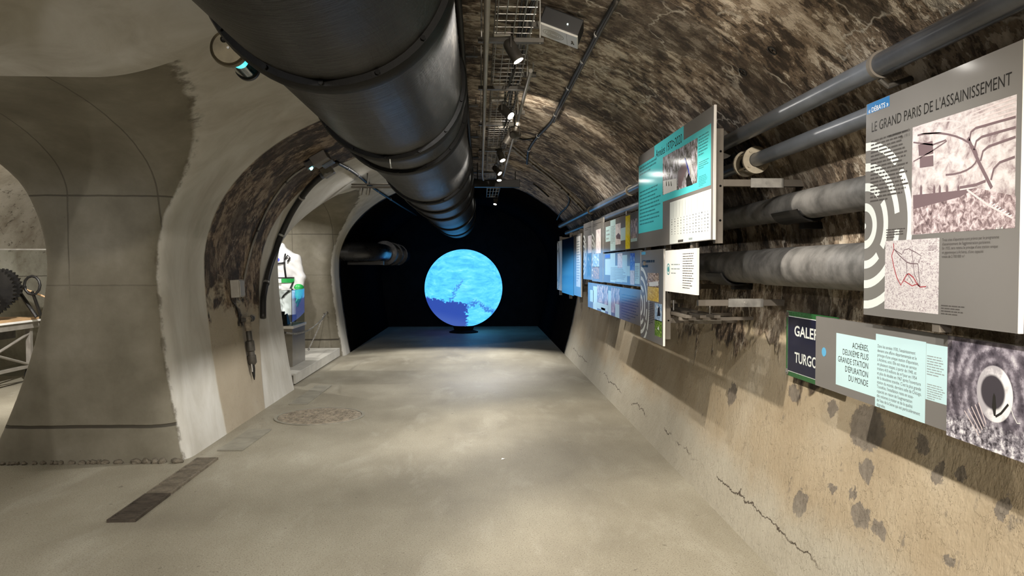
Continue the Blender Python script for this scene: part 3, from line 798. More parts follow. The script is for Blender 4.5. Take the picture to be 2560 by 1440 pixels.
# ------------------------------------------------------------------ cables and conduits across the vault
def run(name, pix, r, mat, label, cat, off=None, group=None, n=10, sub=6, clips=None):
    key = [hit(x, y, (off if off is not None else r)) for x, y in pix]
    pts = []
    for i in range(len(key) - 1):
        for s in range(sub):
            q = key[i].lerp(key[i + 1], s / sub)
            v = float(air_d(np.array(q.x), np.array(q.y), np.array(q.z)))
            pts.append(q + normal_at(q) * (v + (off if off is not None else r)))
    pts.append(key[-1])
    # light smoothing
    for _ in range(2): pts = [pts[0]] + [(pts[i - 1] + pts[i] * 2 + pts[i + 1]) / 4 for i in range(1, len(pts) - 1)] + [pts[-1]]
    g = thing(name, label, cat, pts[0], group=group)
    MB().tube(pts, r, n).build('run', mat, g, smooth=True, world=True)
    for c in (clips or []):
        i = int(c * (len(pts) - 2)); d = (pts[i + 1] - pts[i]).normalized()
        MB().lathe([(r * 1.25, -.012), (r * 1.25, .012)], pts[i], d, 14).build('clip', M['steel'] if mat is M['cable'] else M['dksteel'], g, world=True)
    return g, pts
run('vault_cable', [(1546, -10), (1500, 70), (1472, 125), (1438, 187), (1410, 240), (1382, 300), (1340, 343), (1322, 372), (1319, 406)], .016, M['cable'], 'thick black cable bundle clipped along the rough vault', 'cable', clips=(.15, .3, .45, .6, .75, .9))
run('vault_conduit', [(1549, -10), (1505, 70), (1478, 122), (1444, 187), (1416, 240), (1388, 298)], .008, M['dksteel'], 'thin grey conduit running beside the black cable bundle on the vault', 'conduit', off=.03)
run('vault_cable', [(1276, 340), (1310, 348), (1336, 345)], .009, M['cable'], 'short black cable sagging from the tray to the vault cable bundle', 'cable')
run('vault_conduit', [(1272, 362), (1300, 385), (1345, 420), (1385, 452), (1422, 486), (1450, 515), (1472, 540)], .014, M['conduit'], 'curved grey conduit hugging the vault section toward the wall boards', 'conduit', clips=(.3, .6, .85))
run('vault_conduit', [(1282, 362), (1310, 384), (1355, 420), (1395, 452), (1432, 486), (1460, 515), (1482, 540)], .010, M['conduit'], 'thinner curved grey conduit next to the one hugging the vault section', 'conduit')
run('vault_cable', [(1422, 484), (1426, 500), (1420, 515), (1402, 532), (1394, 548)], .013, M['cable'], 'short crooked black cable dropping from the curved vault conduits', 'cable')
run('vault_cable', [(1334, 458), (1352, 472), (1372, 490)], .012, M['cable'], 'short straight black cable stub on the lit vault haunch', 'cable')
for k, (a, b) in enumerate(((1935, 122), (1861, 176))):
    q = hit(a, b, .004); nn = normal_at(q); s_ = .022
    u = nn.orthogonal().normalized(); w = nn.cross(u)
    g = thing('wall_ring', ['rusty iron ring in the vault nearer the grey pipes', 'rusty iron ring in the vault farther from the grey pipes'][1 - k], 'ring', q)
    MB().tube([q + (u * math.cos(R(a)) + w * math.sin(R(a))) * s_ + nn * .008 for a in range(0, 360, 24)], .004, 6, closed=True).build('ring', M['iron'], g, smooth=True, world=True)
    MB().tube([q - nn * .02, q + nn * .012], .004, 6).build('pin', M['iron'], g, world=True)

# ------------------------------------------------------------------ wall pipes on the right
def wall_pipe(name, label, x, zrel, r, y0, y1, segs, rings=()):
    g = thing(name, label, 'pipe', (x, 0, EYE + zrel))
    for a, b, m, dr in segs:
        MB().lathe([(r + dr - .004, a), (r + dr, a + .004), (r + dr, b - .004), (r + dr - .004, b)], (0, 0, 0), (0, 1, 0), 32).build('barrel', M[m], g, smooth=True, auto=40)
    for y, rr, w, m in rings:
        MB().ring((0, y, 0), (0, 1, 0), r - .002, r + rr, w, 32).build('collar', M[m], g, smooth=True, auto=40)
    return g
p1 = wall_pipe('grey_pipe', 'upper slim grey pipe along the springing of the vault', 1.435, .722, .042, .6, 13.2,
               [(.6, 2.62, 'blackpvc', .0), (2.62, 13.2, 'greypvc', -.002)], [(2.60, .008, .022, 'framesteel'), (7.0, .010, .03, 'clamp'), (9.5, .010, .03, 'clamp')])
p2 = wall_pipe('grey_pipe', 'second slim grey pipe just below the upper one', 1.525, .588, .038, .6, 13.0,
               [(.6, 4.05, 'greypvc', 0), (4.05, 4.20, 'blackpvc', -.006), (4.20, 13.0, 'greypvc', -.002)], [])
for y in (4.04, 4.19):
    MB().ring((0, y, 0), (0, 1, 0), .040, .075, .018, 32).build('flange', M['clamp'], p2, smooth=True, auto=40)
for a in (40, 130, 220, 310):
    MB().tube([(.058 * math.cos(R(a)), 4.03, .058 * math.sin(R(a))), (.058 * math.cos(R(a)), 4.23, .058 * math.sin(R(a)))], .006, 8).build('flange_bolt', M['clamp'], p2)
MB().ring((0, 4.36, 0), (0, 1, 0), .046, .085, .02, 32).build('flange', M['dksteel'], p1, smooth=True, auto=40)
MB().tube([(0, 2.62, -.05), (.03, 2.62, -.075), (.16, 2.62, -.03)], .01, 8).build('wall_clip', M['dksteel'], p1)
for y in (1.2, 5.5, 8.5, 11.5):
    MB().tube([(.03, y, 0), (.14, y, .02)], .012, 8).build('wall_clip', M['dksteel'], p1)
    MB().tube([(.03, y, 0), (.16, y, .02)], .012, 8).build('wall_clip', M['dksteel'], p2)
p3 = wall_pipe('fibre_pipe', 'thick dusty grey pipe below the two slim ones', 1.640, .312, .074, .6, 12.6,
               [(.6, 4.02, 'fibre', 0.0), (4.02, 12.6, 'fibre', -.005)])
p4 = wall_pipe('fibre_pipe', 'thickest dusty grey pipe at board height, lowest of the wall pipes', 1.622, -.002, .103, .6, 12.6,
               [(.6, 4.12, 'fibre', .0), (4.12, 12.6, 'fibre', -.005)])
for y, p, rr, x0 in ((3.75, p3, .074, 1.640), (6.6, p3, .074, 1.640), (9.4, p3, .074, 1.640), (4.75, p4, .103, 1.622), (7.4, p4, .103, 1.622), (10.2, p4, .103, 1.622), (2.2, p4, .103, 1.622), (1.8, p3, .074, 1.64)):
    mb = MB(); pts = [((rr + .008) * math.cos(R(a)), (rr + .008) * math.sin(R(a))) for a in range(200, 345, 12)]
    vs = []; fs = []
    for i, (a, b) in enumerate(pts):
        vs += [(a, y - .16, b), (a, y + .16, b), (a * 1.1, y - .16, b * 1.1), (a * 1.1, y + .16, b * 1.1)]
        if i: k = 4 * i; fs += [(k - 4, k, k + 1, k - 3), (k - 2, k - 1, k + 3, k + 2), (k - 4, k - 2, k + 2, k), (k - 3, k + 1, k + 3, k - 1)]
    n = len(vs) - 4; fs += [(0, 1, 3, 2), (n, n + 2, n + 3, n + 1)]
    mb.add(vs, fs); mb.build('cradle', M['iron'], p)
    MB().box((rr * .2, y - .03, -rr - .045), (wall_x(EYE + p.location.z - EYE) - x0 + .04, y + .03, -rr - .012)).build('cradle_arm', M['iron'], p)

# ------------------------------------------------------------------ printing on boards
def ink(name, col, rough=.12):
    t = NT(name); n = t.noise(t.obj(), 3, 2)
    return t.out(t.mix(n, tuple(c * .96 for c in col), tuple(min(1, c * 1.04) for c in col)), rough, spec=.28)
INK = {'black': ink('black ink', (.022, .021, .02)), 'grey': ink('grey ink', (.075, .07, .066)), 'white': ink('white ink', (.64, .68, .66)),
       'pale': ink('pale blue ink', (.50, .70, .74)), 'turq': ink('turquoise ink', (.085, .56, .60)), 'blue': ink('blue ink', (.035, .155, .36)),
       'navy': ink('navy ink', (.006, .018, .075)), 'yellow': ink('yellow ink', (.80, .66, .01)), 'red': ink('red ink', (.33, .07, .08)), 'plum': ink('plum ink', (.16, .115, .125)),
       'mauve': ink('mauve ink', (.60, .52, .52)), 'teal': ink('teal ink', (.045, .25, .27)), 'offwhite': ink('off white ink', (.72, .72, .70)), 'cyanblue': ink('sky blue ink', (.10, .36, .60)),
       'steelgrey': ink('steel grey ink', (.28, .33, .34)), 'bluemid': ink('violet blue ink', (.07, .09, .55))}

def photo_mat(name, stops, sc=6, stretch=(1, 1, 1), dis=.8, det=6):
    t = NT(name); v = t.scale(t.uv(), stretch)
    return t.out(t.ramp(t.noise(v, sc, det, .65, dis), stops), .12, spec=.28)
SEPIA = [(.30, (.04, .028, .03)), (.42, (.16, .12, .125)), (.52, (.42, .35, .36)), (.62, (.72, .66, .66)), (.75, (.85, .81, .81))]
PH = {
    'works': photo_mat('washed sepia print', [(.28, (.14, .10, .105)), (.38, (.32, .265, .27)), (.47, (.47, .42, .42)), (.57, (.58, .54, .54)), (.7, (.66, .63, .63))], 9, (1.2, 1, 1), .4, 9),
    'ground': photo_mat('sepia rubble print', [(.32, (.08, .055, .06)), (.46, (.24, .18, .185)), (.58, (.52, .44, .45)), (.7, (.72, .66, .66))], 16, (1, 1, 1), .6, 8),
    'map': photo_mat('pale survey map print', [(.38, (.28, .23, .25)), (.46, (.46, .42, .43)), (.53, (.58, .55, .55)), (.7, (.62, .60, .59))], 28, (1, 1, 1), 1.6, 7),
    'sepia': photo_mat('sepia photograph', SEPIA, 5, (1, 1, 1)),
    'streak': photo_mat('sepia photograph of a vault', SEPIA, 5, (2.2, .7, 1)),
    'city': photo_mat('street photograph', [(.3, (.03, .03, .028)), (.42, (.10, .095, .085)), (.52, (.27, .255, .27)), (.62, (.52, .50, .58)), (.74, (.74, .72, .78))], 5, (2.2, 1, 1)),
    'crowd': photo_mat('crowd photograph', [(.3, (.04, .03, .03)), (.44, (.24, .14, .08)), (.54, (.46, .36, .22)), (.64, (.70, .52, .50)), (.76, (.82, .78, .74))], 7, (1.6, 1, 1)),
    'park': photo_mat('lawn photograph', [(.3, (.015, .05, .012)), (.48, (.10, .19, .03)), (.6, (.22, .33, .06)), (.75, (.5, .6, .3))], 8),
    'sky': photo_mat('sky photograph', [(.3, (.08, .17, .35)), (.5, (.32, .46, .64)), (.68, (.72, .78, .82))], 4),
    'brown': photo_mat('brown earth photograph', [(.3, (.10, .055, .02)), (.5, (.30, .18, .07)), (.7, (.50, .36, .18))], 5),
    'gold': photo_mat('golden field photograph', [(.3, (.32, .18, .03)), (.5, (.64, .44, .04)), (.7, (.80, .62, .18))], 6),
    'bluephoto': photo_mat('blue light photograph', [(.3, (.02, .03, .28)), (.5, (.05, .10, .68)), (.66, (.45, .60, .88)), (.8, (.85, .9, .95))], 4, (2, 1, 1)),
    'light': photo_mat('faded photograph', [(.3, (.45, .38, .42)), (.5, (.72, .68, .70)), (.7, (.82, .80, .80))], 4),
    'dark': photo_mat('dark photograph', [(.3, (.02, .018, .018)), (.55, (.10, .09, .09)), (.72, (.6, .58, .56))], 4),
    'yellowprint': photo_mat('yellow print', [(.3, (.66, .52, .005)), (.5, (.82, .70, .02)), (.72, (.88, .80, .16))], 5, (1, 2, 1)),
}

class Board:
    def __init__(s, label, W, xl, xr, ref, yt, yb, mat='board', name='info_board', depth=.012, edge=True):
        s.W = W
        pl, pr = on_x(xl, yt, W), on_x(xr, yt, W)
        s.z0, s.z1 = on_x(ref, yb, W).z, on_x(ref, yt, W).z
        s.yl, s.w, s.h = pl.y, pl.y - pr.y, s.z1 - s.z0
        s.g = thing(name, label, 'sign board', (W, s.yl, s.z0), (0, 0, R(-90)))
        MB().box((0, 0, 0), (s.w, depth, s.h)).build('board', M[mat], s.g)
        if edge: MB().box((s.w, -.0005, 0), (s.w + .004, depth + .001, s.h)).build('edge_strip', M['edge'], s.g)
        s.last = s.g
    def uv(s, px, py):
        p = on_x(px, py, s.W); return s.yl - p.y, p.z - s.z0
    def box(s, xl, xr, yt, yb, ref=None):
        ref = xl if ref is None else ref
        u0, u1 = s.uv(xl, yt)[0], s.uv(xr, yt)[0]
        v0, v1 = s.uv(ref, yb)[1], s.uv(ref, yt)[1]
        return max(u0, .0005), min(u1, s.w - .0005), max(v0, .0005), min(v1, s.h - .0005)
    def rect(s, name, mat, xl, xr, yt, yb, ref=None, ly=1):
        u0, u1, v0, v1 = s.box(xl, xr, yt, yb, ref); e = -.00018 * ly
        mb = MB().add([(u0, e, v0), (u1, e, v0), (u1, e, v1), (u0, e, v1)], [(0, 1, 2, 3)])
        mb.uv = [(0, 0), (1, 0), (1, 1), (0, 1)]
        o = mb.build(name, mat, s.g)
        if name == 'photo_print': s.last = o
        return o
    def poly(s, name, mat, pts, ly=2, parent=None):
        e = -.00018 * ly
        vs = [(s.uv(*p)[0], e, s.uv(*p)[1]) for p in pts]
        a = sum(vs[i][0] * vs[(i + 1) % len(vs)][2] - vs[(i + 1) % len(vs)][0] * vs[i][2] for i in range(len(vs)))
        if a < 0: vs = vs[::-1]
        mb = MB().add(vs, [tuple(range(len(vs)))]); mb.uv = [(v[0] * 3, v[2] * 3) for v in vs]
        o = mb.build(name, mat, s.last if name == 'photo_detail' else s.g)
        if name == 'photo_print': s.last = o
        return o
    def line(s, name, mat, pts, w, ly=3, closed=False):
        e = -.00018 * ly; P = [s.uv(*p) for p in pts]; n = len(P); vs = []; fs = []
        for i in range(n):
            a = P[i - 1] if (closed or i) else P[0]; b = P[(i + 1) % n] if (closed or i < n - 1) else P[-1]
            dx, dy = b[0] - a[0], b[1] - a[1]; L = math.hypot(dx, dy) or 1
            nx, ny = -dy / L * w / 2, dx / L * w / 2
            vs += [(P[i][0] + nx, e, P[i][1] + ny), (P[i][0] - nx, e, P[i][1] - ny)]
        for i in range(n if closed else n - 1):
            j = (i + 1) % n; fs.append((2 * i, 2 * i + 1, 2 * j + 1, 2 * j))
        return MB().add(vs, fs).build(name, mat, s.last if name in ('photo_detail', 'map_route') else s.g)
    def dashes(s, mat, xl, xr, yt, yb, n, ref=None, ly=4, fill=.42, seed=1, rag=.25, name='text_lines'):
        u0, u1, v0, v1 = s.box(xl, xr, yt, yb, ref); rg = random.Random(seed); mb = MB(); e = -.00018 * ly
        st = (v1 - v0) / n
        for k in range(n):
            y = v1 - st * (k + .5); x = u0; end = u1 - (u1 - u0) * rg.uniform(0, rag)
            if k == n - 1: end = u0 + (u1 - u0) * rg.uniform(.3, .7)
            while x < end - st * .3:
                w = min(st * rg.uniform(1.0, 4.2), end - x)
                mb.add([(x, e, y - st * fill / 2), (x + w, e, y - st * fill / 2), (x + w, e, y + st * fill / 2), (x, e, y + st * fill / 2)], [(0, 1, 2, 3)])
                x += w + st * .35
        return tag(mb.build(name, mat, s.g), kind='stuff')
    def text(s, body, mat, xl, xr, yt, yb, ref=None, ly=5, align='LEFT', bold=0.0, space=1.0, name='lettering'):
        u0, u1, v0, v1 = s.box(xl, xr, yt, yb, ref)
        return put_text(s.g, body, mat, u0, u1, v0, v1, -.00018 * ly, align, bold, name, space)
    def rings(s, cx, cy, k, spec, mat, ly=3):
        """arcs about a point on the left edge; k = pixels (vertical, at the edge) per unit"""
        cu, cv = 0.0, s.uv(cx, cy)[1]
        m = abs(s.uv(cx, cy - 1)[1] - cv) * k
        for r0, r1, a0, a1 in spec:
            vs = []; fs = []; n = max(4, int(abs(a1 - a0) / 6))
            for i in range(n + 1):
                a = R(a0 + (a1 - a0) * i / n)
                vs += [(cu + m * r0 * math.cos(a), -.00018 * ly, cv + m * r0 * math.sin(a)), (cu + m * r1 * math.cos(a), -.00018 * ly, cv + m * r1 * math.sin(a))]
                if i: b = 2 * i; fs.append((b - 2, b - 1, b + 1, b))
            if max(v[0] for v in vs) > s.w: vs = [(min(v[0], s.w), v[1], v[2]) for v in vs]
            vs = [(max(v[0], .0004), v[1], min(max(v[2], .001), s.h - .001)) for v in vs]
            MB().add(vs, fs).build('ring_arc', mat, s.g)

def put_text(parent, body, mat, u0, u1, v0, v1, e, align='LEFT', bold=0.0, name='lettering', space=1.0):
    cu = bpy.data.curves.new('t', 'FONT'); cu.body = body; cu.size = 1; cu.align_x = align; cu.resolution_u = 3; cu.offset = bold; cu.space_line = space
    ob = bpy.data.objects.new('t', cu); COL.objects.link(ob)
    bpy.context.view_layer.update()
    me = bpy.data.meshes.new_from_object(ob.evaluated_get(bpy.context.evaluated_depsgraph_get()))
    bpy.data.objects.remove(ob, do_unlink=True); bpy.data.curves.remove(cu)
    n = len(me.vertices); co = np.empty(n * 3); me.vertices.foreach_get('co', co); co = co.reshape(-1, 3)
    lo, hi = co.min(0), co.max(0); sx, sy = (u1 - u0) / (hi[0] - lo[0]), (v1 - v0) / (hi[1] - lo[1])
    out = np.stack([u0 + (co[:, 0] - lo[0]) * sx, np.full(n, e), v0 + (co[:, 1] - lo[1]) * sy], 1)
    me.vertices.foreach_set('co', out.ravel()); me.materials.clear(); me.materials.append(mat); me.name = name; me.update()
    o = bpy.data.objects.new(name, me); COL.objects.link(o); o.parent = parent
    return o

RINGS = [(0, .07, -90, 90), (.37, .57, -90, 90), (.87, 1.07, 48, 90), (.87, 1.07, -34, 34), (.87, 1.07, -90, -50), (1.36, 1.56, 9, 90), (1.36, 1.56, -30, -6), (1.36, 1.56, -90, -38), (1.87, 2.07, 45, 90), (1.87, 2.07, -38, 38), (1.87, 2.07, -90, -42)]

# ---- large sanitation board
b = Board('large grey board headed LE GRAND PARIS DE L\'ASSAINISSEMENT with a sepia works photograph', 1.45, 2166, 2556, 2166, 262, 787)
b.rings(2166, 565, 100, RINGS, INK['white'], 1)
b.rect('tag_print', INK['blue'], 2168, 2224, 262, 287, ly=2)
b.text('« DÉBATS »', INK['white'], 2172, 2221, 269, 284, ly=3, bold=.01)
b.text("LE GRAND PARIS DE L'ASSAINISSEMENT", INK['black'], 2180, 2528, 306, 331, ly=3)
b.dashes(INK['grey'], 2178, 2276, 350, 508, 17, seed=4)
b.text("assainissement de\nde 1911", INK['grey'], 2222, 2276, 336, 356, ref=2222, ly=4, align='RIGHT')
b.dashes(INK['grey'], 2216, 2272, 572, 597, 4, seed=5)
b.rect('photo_print', PH['works'], 2282, 2541, 319, 587, ly=2)
b.poly('photo_print', PH['ground'], [(2283, 500), (2400, 485), (2440, 470), (2480, 478), (2540, 490), (2538, 570), (2284, 586)], 3)
b.poly('photo_detail', INK['plum'], [(2283, 488), (2400, 476), (2440, 470), (2402, 492), (2284, 523)], 4)
b.line('photo_detail', INK['plum'], [(2310 + 82 + 96 * math.cos(R(a)) - 44, 385 - (a - 180) * .0 - 52 * math.sin(R(a)) + 6 * math.cos(R(a))) for a in range(-80, 130, 12)], .006, 4)
b.line('photo_detail', INK['mauve'], [(2345 + 60 * math.cos(R(a)), 318 - 14 * math.sin(R(a)) - 8 * math.cos(R(a))) for a in range(0, 360, 15)], .004, 4, closed=True)
b.poly('photo_detail', INK['plum'], [(2296, 362), (2332, 352), (2334, 384), (2298, 390)], 5)
b.poly('photo_detail', INK['plum'], [(2300, 394), (2334, 388), (2334, 415), (2300, 420)], 5)
b.line('photo_detail', INK['plum'], [(2284, 356), (2332, 362), (2366, 350)], .005, 5)
b.line('photo_detail', INK['plum'], [(2284, 404), (2330, 378), (2368, 352)], .004, 5)
b.line('photo_detail', INK['plum'], [(2420, 345), (2450, 410), (2480, 470)], .012, 5)
for a, bb, c in (((2424, 352), (2440, 320), (2540, 292)), ((2436, 375), (2455, 342), (2540, 318)), ((2452, 402), (2472, 366), (2540, 342)), ((2478, 450), (2500, 406), (2538, 392))):
    b.line('photo_detail', INK['plum'], [a, ((a[0] + bb[0]) / 2 - 4, (a[1] + bb[1]) / 2 - 6), bb, c], .007, 5)
for k in range(5): b.line('photo_detail', INK['mauve'], [(2425, 322 - 9 * k), (2480, 305 - 10 * k), (2540, 288 - 11 * k)], .004, 4)
b.line('photo_detail', INK['plum'], [(2400, 469), (2440, 462), (2465, 452)], .008, 5)
b.line('photo_detail', INK['mauve'], [(2418, 474), (2470, 512), (2532, 545)], .006, 5)
for k in range(8): b.line('photo_detail', INK['offwhite'], [(2474 + 7 * k, 510 + 4.4 * k), (2482 + 7 * k, 505 + 4.6 * k)], .003, 6)
for x in (2303, 2336, 2350, 2368, 2396):
    b.poly('photo_detail', INK['plum'], [(x - 3, 490), (x - 2, 468), (x, 461), (x + 3, 468), (x + 3, 488)], 6)
b.rect('photo_print', PH['map'], 2214, 2349, 603, 772, ly=4)
mp = lambda pts: [(2150 + x / 3.512, 440 + y / 3.512) for x, y in pts]
b.line('map_route', INK['red'], mp([(296, 592), (300, 640), (280, 700), (300, 800), (325, 890), (360, 958), (385, 915), (410, 870), (430, 858), (470, 890), (500, 940), (525, 970)]), .005, 5)
b.line('map_route', INK['red'], mp([(390, 920), (460, 965), (500, 950), (530, 975), (582, 970)]), .004, 5)
b.line('map_route', INK['plum'], mp([(300, 640), (350, 700), (410, 755), (450, 770), (510, 770), (520, 880), (530, 970)]), .004, 5)
b.line('map_route', INK['plum'], mp([(310, 650), (370, 690), (390, 650), (430, 638), (490, 670), (540, 700), (515, 765)]), .003, 5)
b.line('map_route', INK['plum'], mp([(410, 760), (412, 850), (470, 940)]), .003, 5)
b.line('map_route', INK['plum'], mp([(455, 650), (470, 770), (480, 860), (520, 960)]), .003, 5)
b.dashes(INK['plum'], 2322, 2345, 614, 628, 4, seed=3, ly=5)
b.text("Trois sites d'épuration sont prévus par le programme\nd'assainissement de l'agglomération parisienne.\nEn 1935, sera retenu le principe d'une station unique\net gigantesque à Achères, d'une capacité\ntotale de 2 700 000 m³", INK['grey'], 2356, 2498, 596, 645, ly=3)
b.dashes(INK['grey'], 2353, 2416, 760, 787, 4, seed=8, ly=3)
b.text('s.1.d', INK['white'], 2491, 2508, 567, 573, ref=2491, ly=7, bold=.02)

# ---- Achères board
b = Board('long grey board about Achères with pale blue text blocks and a tunnel photograph', 1.50, 2040, 2650, 2040, 790, 963)
b.rect('text_block', INK['pale'], 2091, 2191, 832, 961, ly=.7)
b.rect('text_block', INK['pale'], 2190, 2316, 834, 1040, ly=1)
b.rect('text_block', INK['pale'], 2316, 2370, 858, 998, ly=1)
b.text("ACHÈRES,\nDEUXIÈME PLUS\nGRANDE STATION\nD'ÉPURATION\nDU MONDE", INK['black'], 2096, 2172, 845, 944, ref=2096, ly=2, align='RIGHT')
b.text("Dans les années 1930, l'assainissement\ndevient une affaire départementale et le\nprincipe d'une unique station d'épuration,\nà Achères, acté. Elle est mise en service\nen plusieurs étapes, à partir de 1940, et\ntraitera 410 millions de m³/jour en 1954\net plus du double en 1967 après l'ouverture\nde la deuxième tranche. C'est la plus grande\nstation du monde, derrière celle de Chicago.\nToutefois, l'installation reste en sous-\ncapacité en raison de l'augmentation\ndes volumes à traiter et de la qualité\nde l'eau de la Seine qui est particulièrement\ndégradée.", INK['grey'], 2194, 2306, 860, 1022, ly=2)
b.dashes(INK['steelgrey'], 2318, 2366, 886, 938, 8, seed=2, ly=2)
b.dashes(INK['steelgrey'], 2318, 2366, 957, 997, 7, seed=6, ly=2)
cu_, cv_ = b.uv(2060, 880)
MB().lathe([(.020, 0), (.020, .0008)], (cu_, 0, cv_), (0, -1, 0), 20).build('round_mark', INK['cyanblue'], b.g)
def tunnel_photo(u0, u1, v0, v1, c):
    t = NT('photograph of a tunnel mouth'); o = t.obj(); x, y, z = t.xyz(o)
    n = t.noise(o, 16, 7, .65); nc = t.math('SUBTRACT', n, .5)
    dx = t.math('SUBTRACT', x, c[0]); dz = t.math('SUBTRACT', z, c[1])
    r = t.math('SQRT', t.math('ADD', t.math('MULTIPLY', dx, dx), t.math('MULTIPLY', t.math('MULTIPLY', dz, dz), .85)))
    w = t.math('SINE', t.math('ADD', t.math('MULTIPLY', r, 160.0), t.math('MULTIPLY', nc, 5.0)))
    wall = t.math('ADD', .50, t.math('ADD', t.math('MULTIPLY', w, .06), t.math('MULTIPLY', nc, 1.1)))
    base = t.ramp(wall, [(.30, (.03, .026, .036)), (.5, (.12, .105, .13)), (.64, (.36, .33, .38)), (.8, (.75, .74, .76))])
    rub = t.ramp(t.noise(o, 45, 6, .7), [(.40, (.045, .04, .05)), (.52, (.30, .28, .32)), (.62, (.78, .77, .80))])
    base = t.mix(t.step(t.math('ADD', t.math('MULTIPLY', dz, -1), t.math('MULTIPLY', nc, .15)), .085, .12), base, rub)
    base = t.mix(t.math('SUBTRACT', 1, t.step(r, .074, .078)), base, t.ramp(t.math('ADD', n, t.math('MULTIPLY', dx, 2.2)), [(.42, (.42, .40, .43)), (.58, (.80, .79, .80))]))
    base = t.mix(t.math('SUBTRACT', 1, t.step(t.math('SQRT', t.math('ADD', t.math('POWER', t.math('ADD', dx, .007), 2.0), t.math('POWER', t.math('SUBTRACT', dz, .004), 2.0))), .046, .056)), base, (.05, .045, .055))
    e = -.0004
    mb = MB().add([(u0, e, v0), (u1, e, v0), (u1, e, v1), (u0, e, v1)], [(0, 1, 2, 3)])
    s_ = mb.build('photo_print', t.out(base, .12, spec=.28), b.g)
    b.last = s_
u0, v1 = b.uv(2370, 838); _, v0 = b.uv(2370, 1092)
cc = b.uv(2486, 985)
tunnel_photo(u0, b.uv(2600, 900)[0], v0 + .004, b.h - .001, cc)
cr = lambda pts: [(2170 + x / 3.6, 800 + y / 3.6) for x, y in pts]
for k in range(5): b.line('photo_detail', INK['mauve'], cr([(870 + 32 * k, 815 - 18 * k), (1000 + 16 * k, 1040 - 26 * k)]), .004, 4)
b.poly('photo_detail', INK['black'], cr([(1125, 690), (1135, 655), (1150, 690), (1155, 780), (1150, 865), (1135, 862), (1118, 780)]), 5)
b.line('photo_detail', INK['black'], cr([(1150, 870), (1200, 840), (1265, 760)]), .007, 5)
b.line('photo_detail', INK['offwhite'], cr([(1265, 720), (1310, 860), (1345, 930), (1375, 930)]), .003, 5)

# ---- turquoise board
b = Board('grey and turquoise board headed Années 1970>2020 with a white table of figures', 1.20, 1597, 1785, 1785, 262, 599)
b.rect('text_block', INK['turq'], 1597.2, 1657.5, 416, 584, ly=.6)
b.rect('text_block', INK['turq'], 1656, 1778, 308, 462, ref=1778, ly=1)
b.rect('text_block', INK['turq'], 1636, 1709, 363, 480, ref=1636, ly=1.4)
b.text('Années 1970>2020', INK['black'], 1640, 1705, 376, 396, ly=3)
b.rect('photo_print', PH['city'], 1657, 1693, 394, 488, ly=2)
b.rect('photo_print', PH['city'], 1693, 1744, 344, 456, ref=1744, ly=2)
b.poly('photo_detail', INK['offwhite'], [(1658, 452), (1692, 446), (1692, 474), (1658, 487)], 3)
for x in (1665, 1671, 1677): b.poly('photo_detail', INK['black'], [(x, 455), (x + 1, 452), (x + 2.5, 464), (x + .8, 466)], 4)
b.poly('photo_detail', INK['black'], [(1715, 448), (1722, 432), (1732, 462), (1716, 467)], 3)
for k in range(5): b.line('photo_detail', INK['offwhite'], [(1711 + 4 * k, 388 + 5 * k), (1719 + 4 * k, 415 + 6 * k), (1723 + 4 * k, 452)], .008, 3)
b.line('photo_detail', INK['bluemid'], [(1712, 395), (1720, 420), (1724, 440)], .02, 3)
b.poly('photo_detail', INK['plum'], [(1695, 430), (1712, 400), (1718, 420), (1702, 468), (1696, 470)], 3)
b.dashes(INK['teal'], 1600, 1652, 478, 566, 10, seed=11, fill=.38)
b.dashes(INK['teal'], 1600, 1648, 418, 442, 3, seed=12, fill=.5)
b.dashes(INK['teal'], 1747, 1775, 340, 392, 7, seed=13)
b.dashes(INK['teal'], 1747, 1773, 405, 425, 4, seed=14)
b.dashes(INK['teal'], 1747, 1771, 441, 468, 7, seed=15)
b.rect('text_block', INK['white'], 1675, 1778, 472, 598, ref=1778, ly=1)
dg = MB(); rg = random.Random(4)
for c in range(13):
    for r_ in range(7):
        x = 1680 + c * 7.5; yb_ = 600 - (x - 1675) * .10 - 14; y = yb_ - r_ * (6.0 + c * .18)
        u, v = b.uv(x, y); k = rg.choice(((.014, .003), (.010, .007), (.003, .009)))
        dg.add([(u - k[0] / 2, -.0006, v - k[1] / 2), (u + k[0] / 2, -.0006, v - k[1] / 2), (u + k[0] / 2, -.0006, v + k[1] / 2), (u - k[0] / 2, -.0006, v + k[1] / 2)], [(0, 1, 2, 3)])
tag(dg.build('table_figures', INK['black'], b.g), kind='stuff')
for c in range(13):
    x = 1683.5 + c * 7.5; b.line('table_rule', INK['steelgrey'], [(x, 545 - c * 1.8), (x, 508 - c * 2.5)], .0025, 3)
b.rect('table_foot', INK['grey'], 1695, 1708, 600, 606, ref=1695, ly=3); b.rect('table_foot', INK['steelgrey'], 1722, 1731, 595, 600, ref=1722, ly=3)

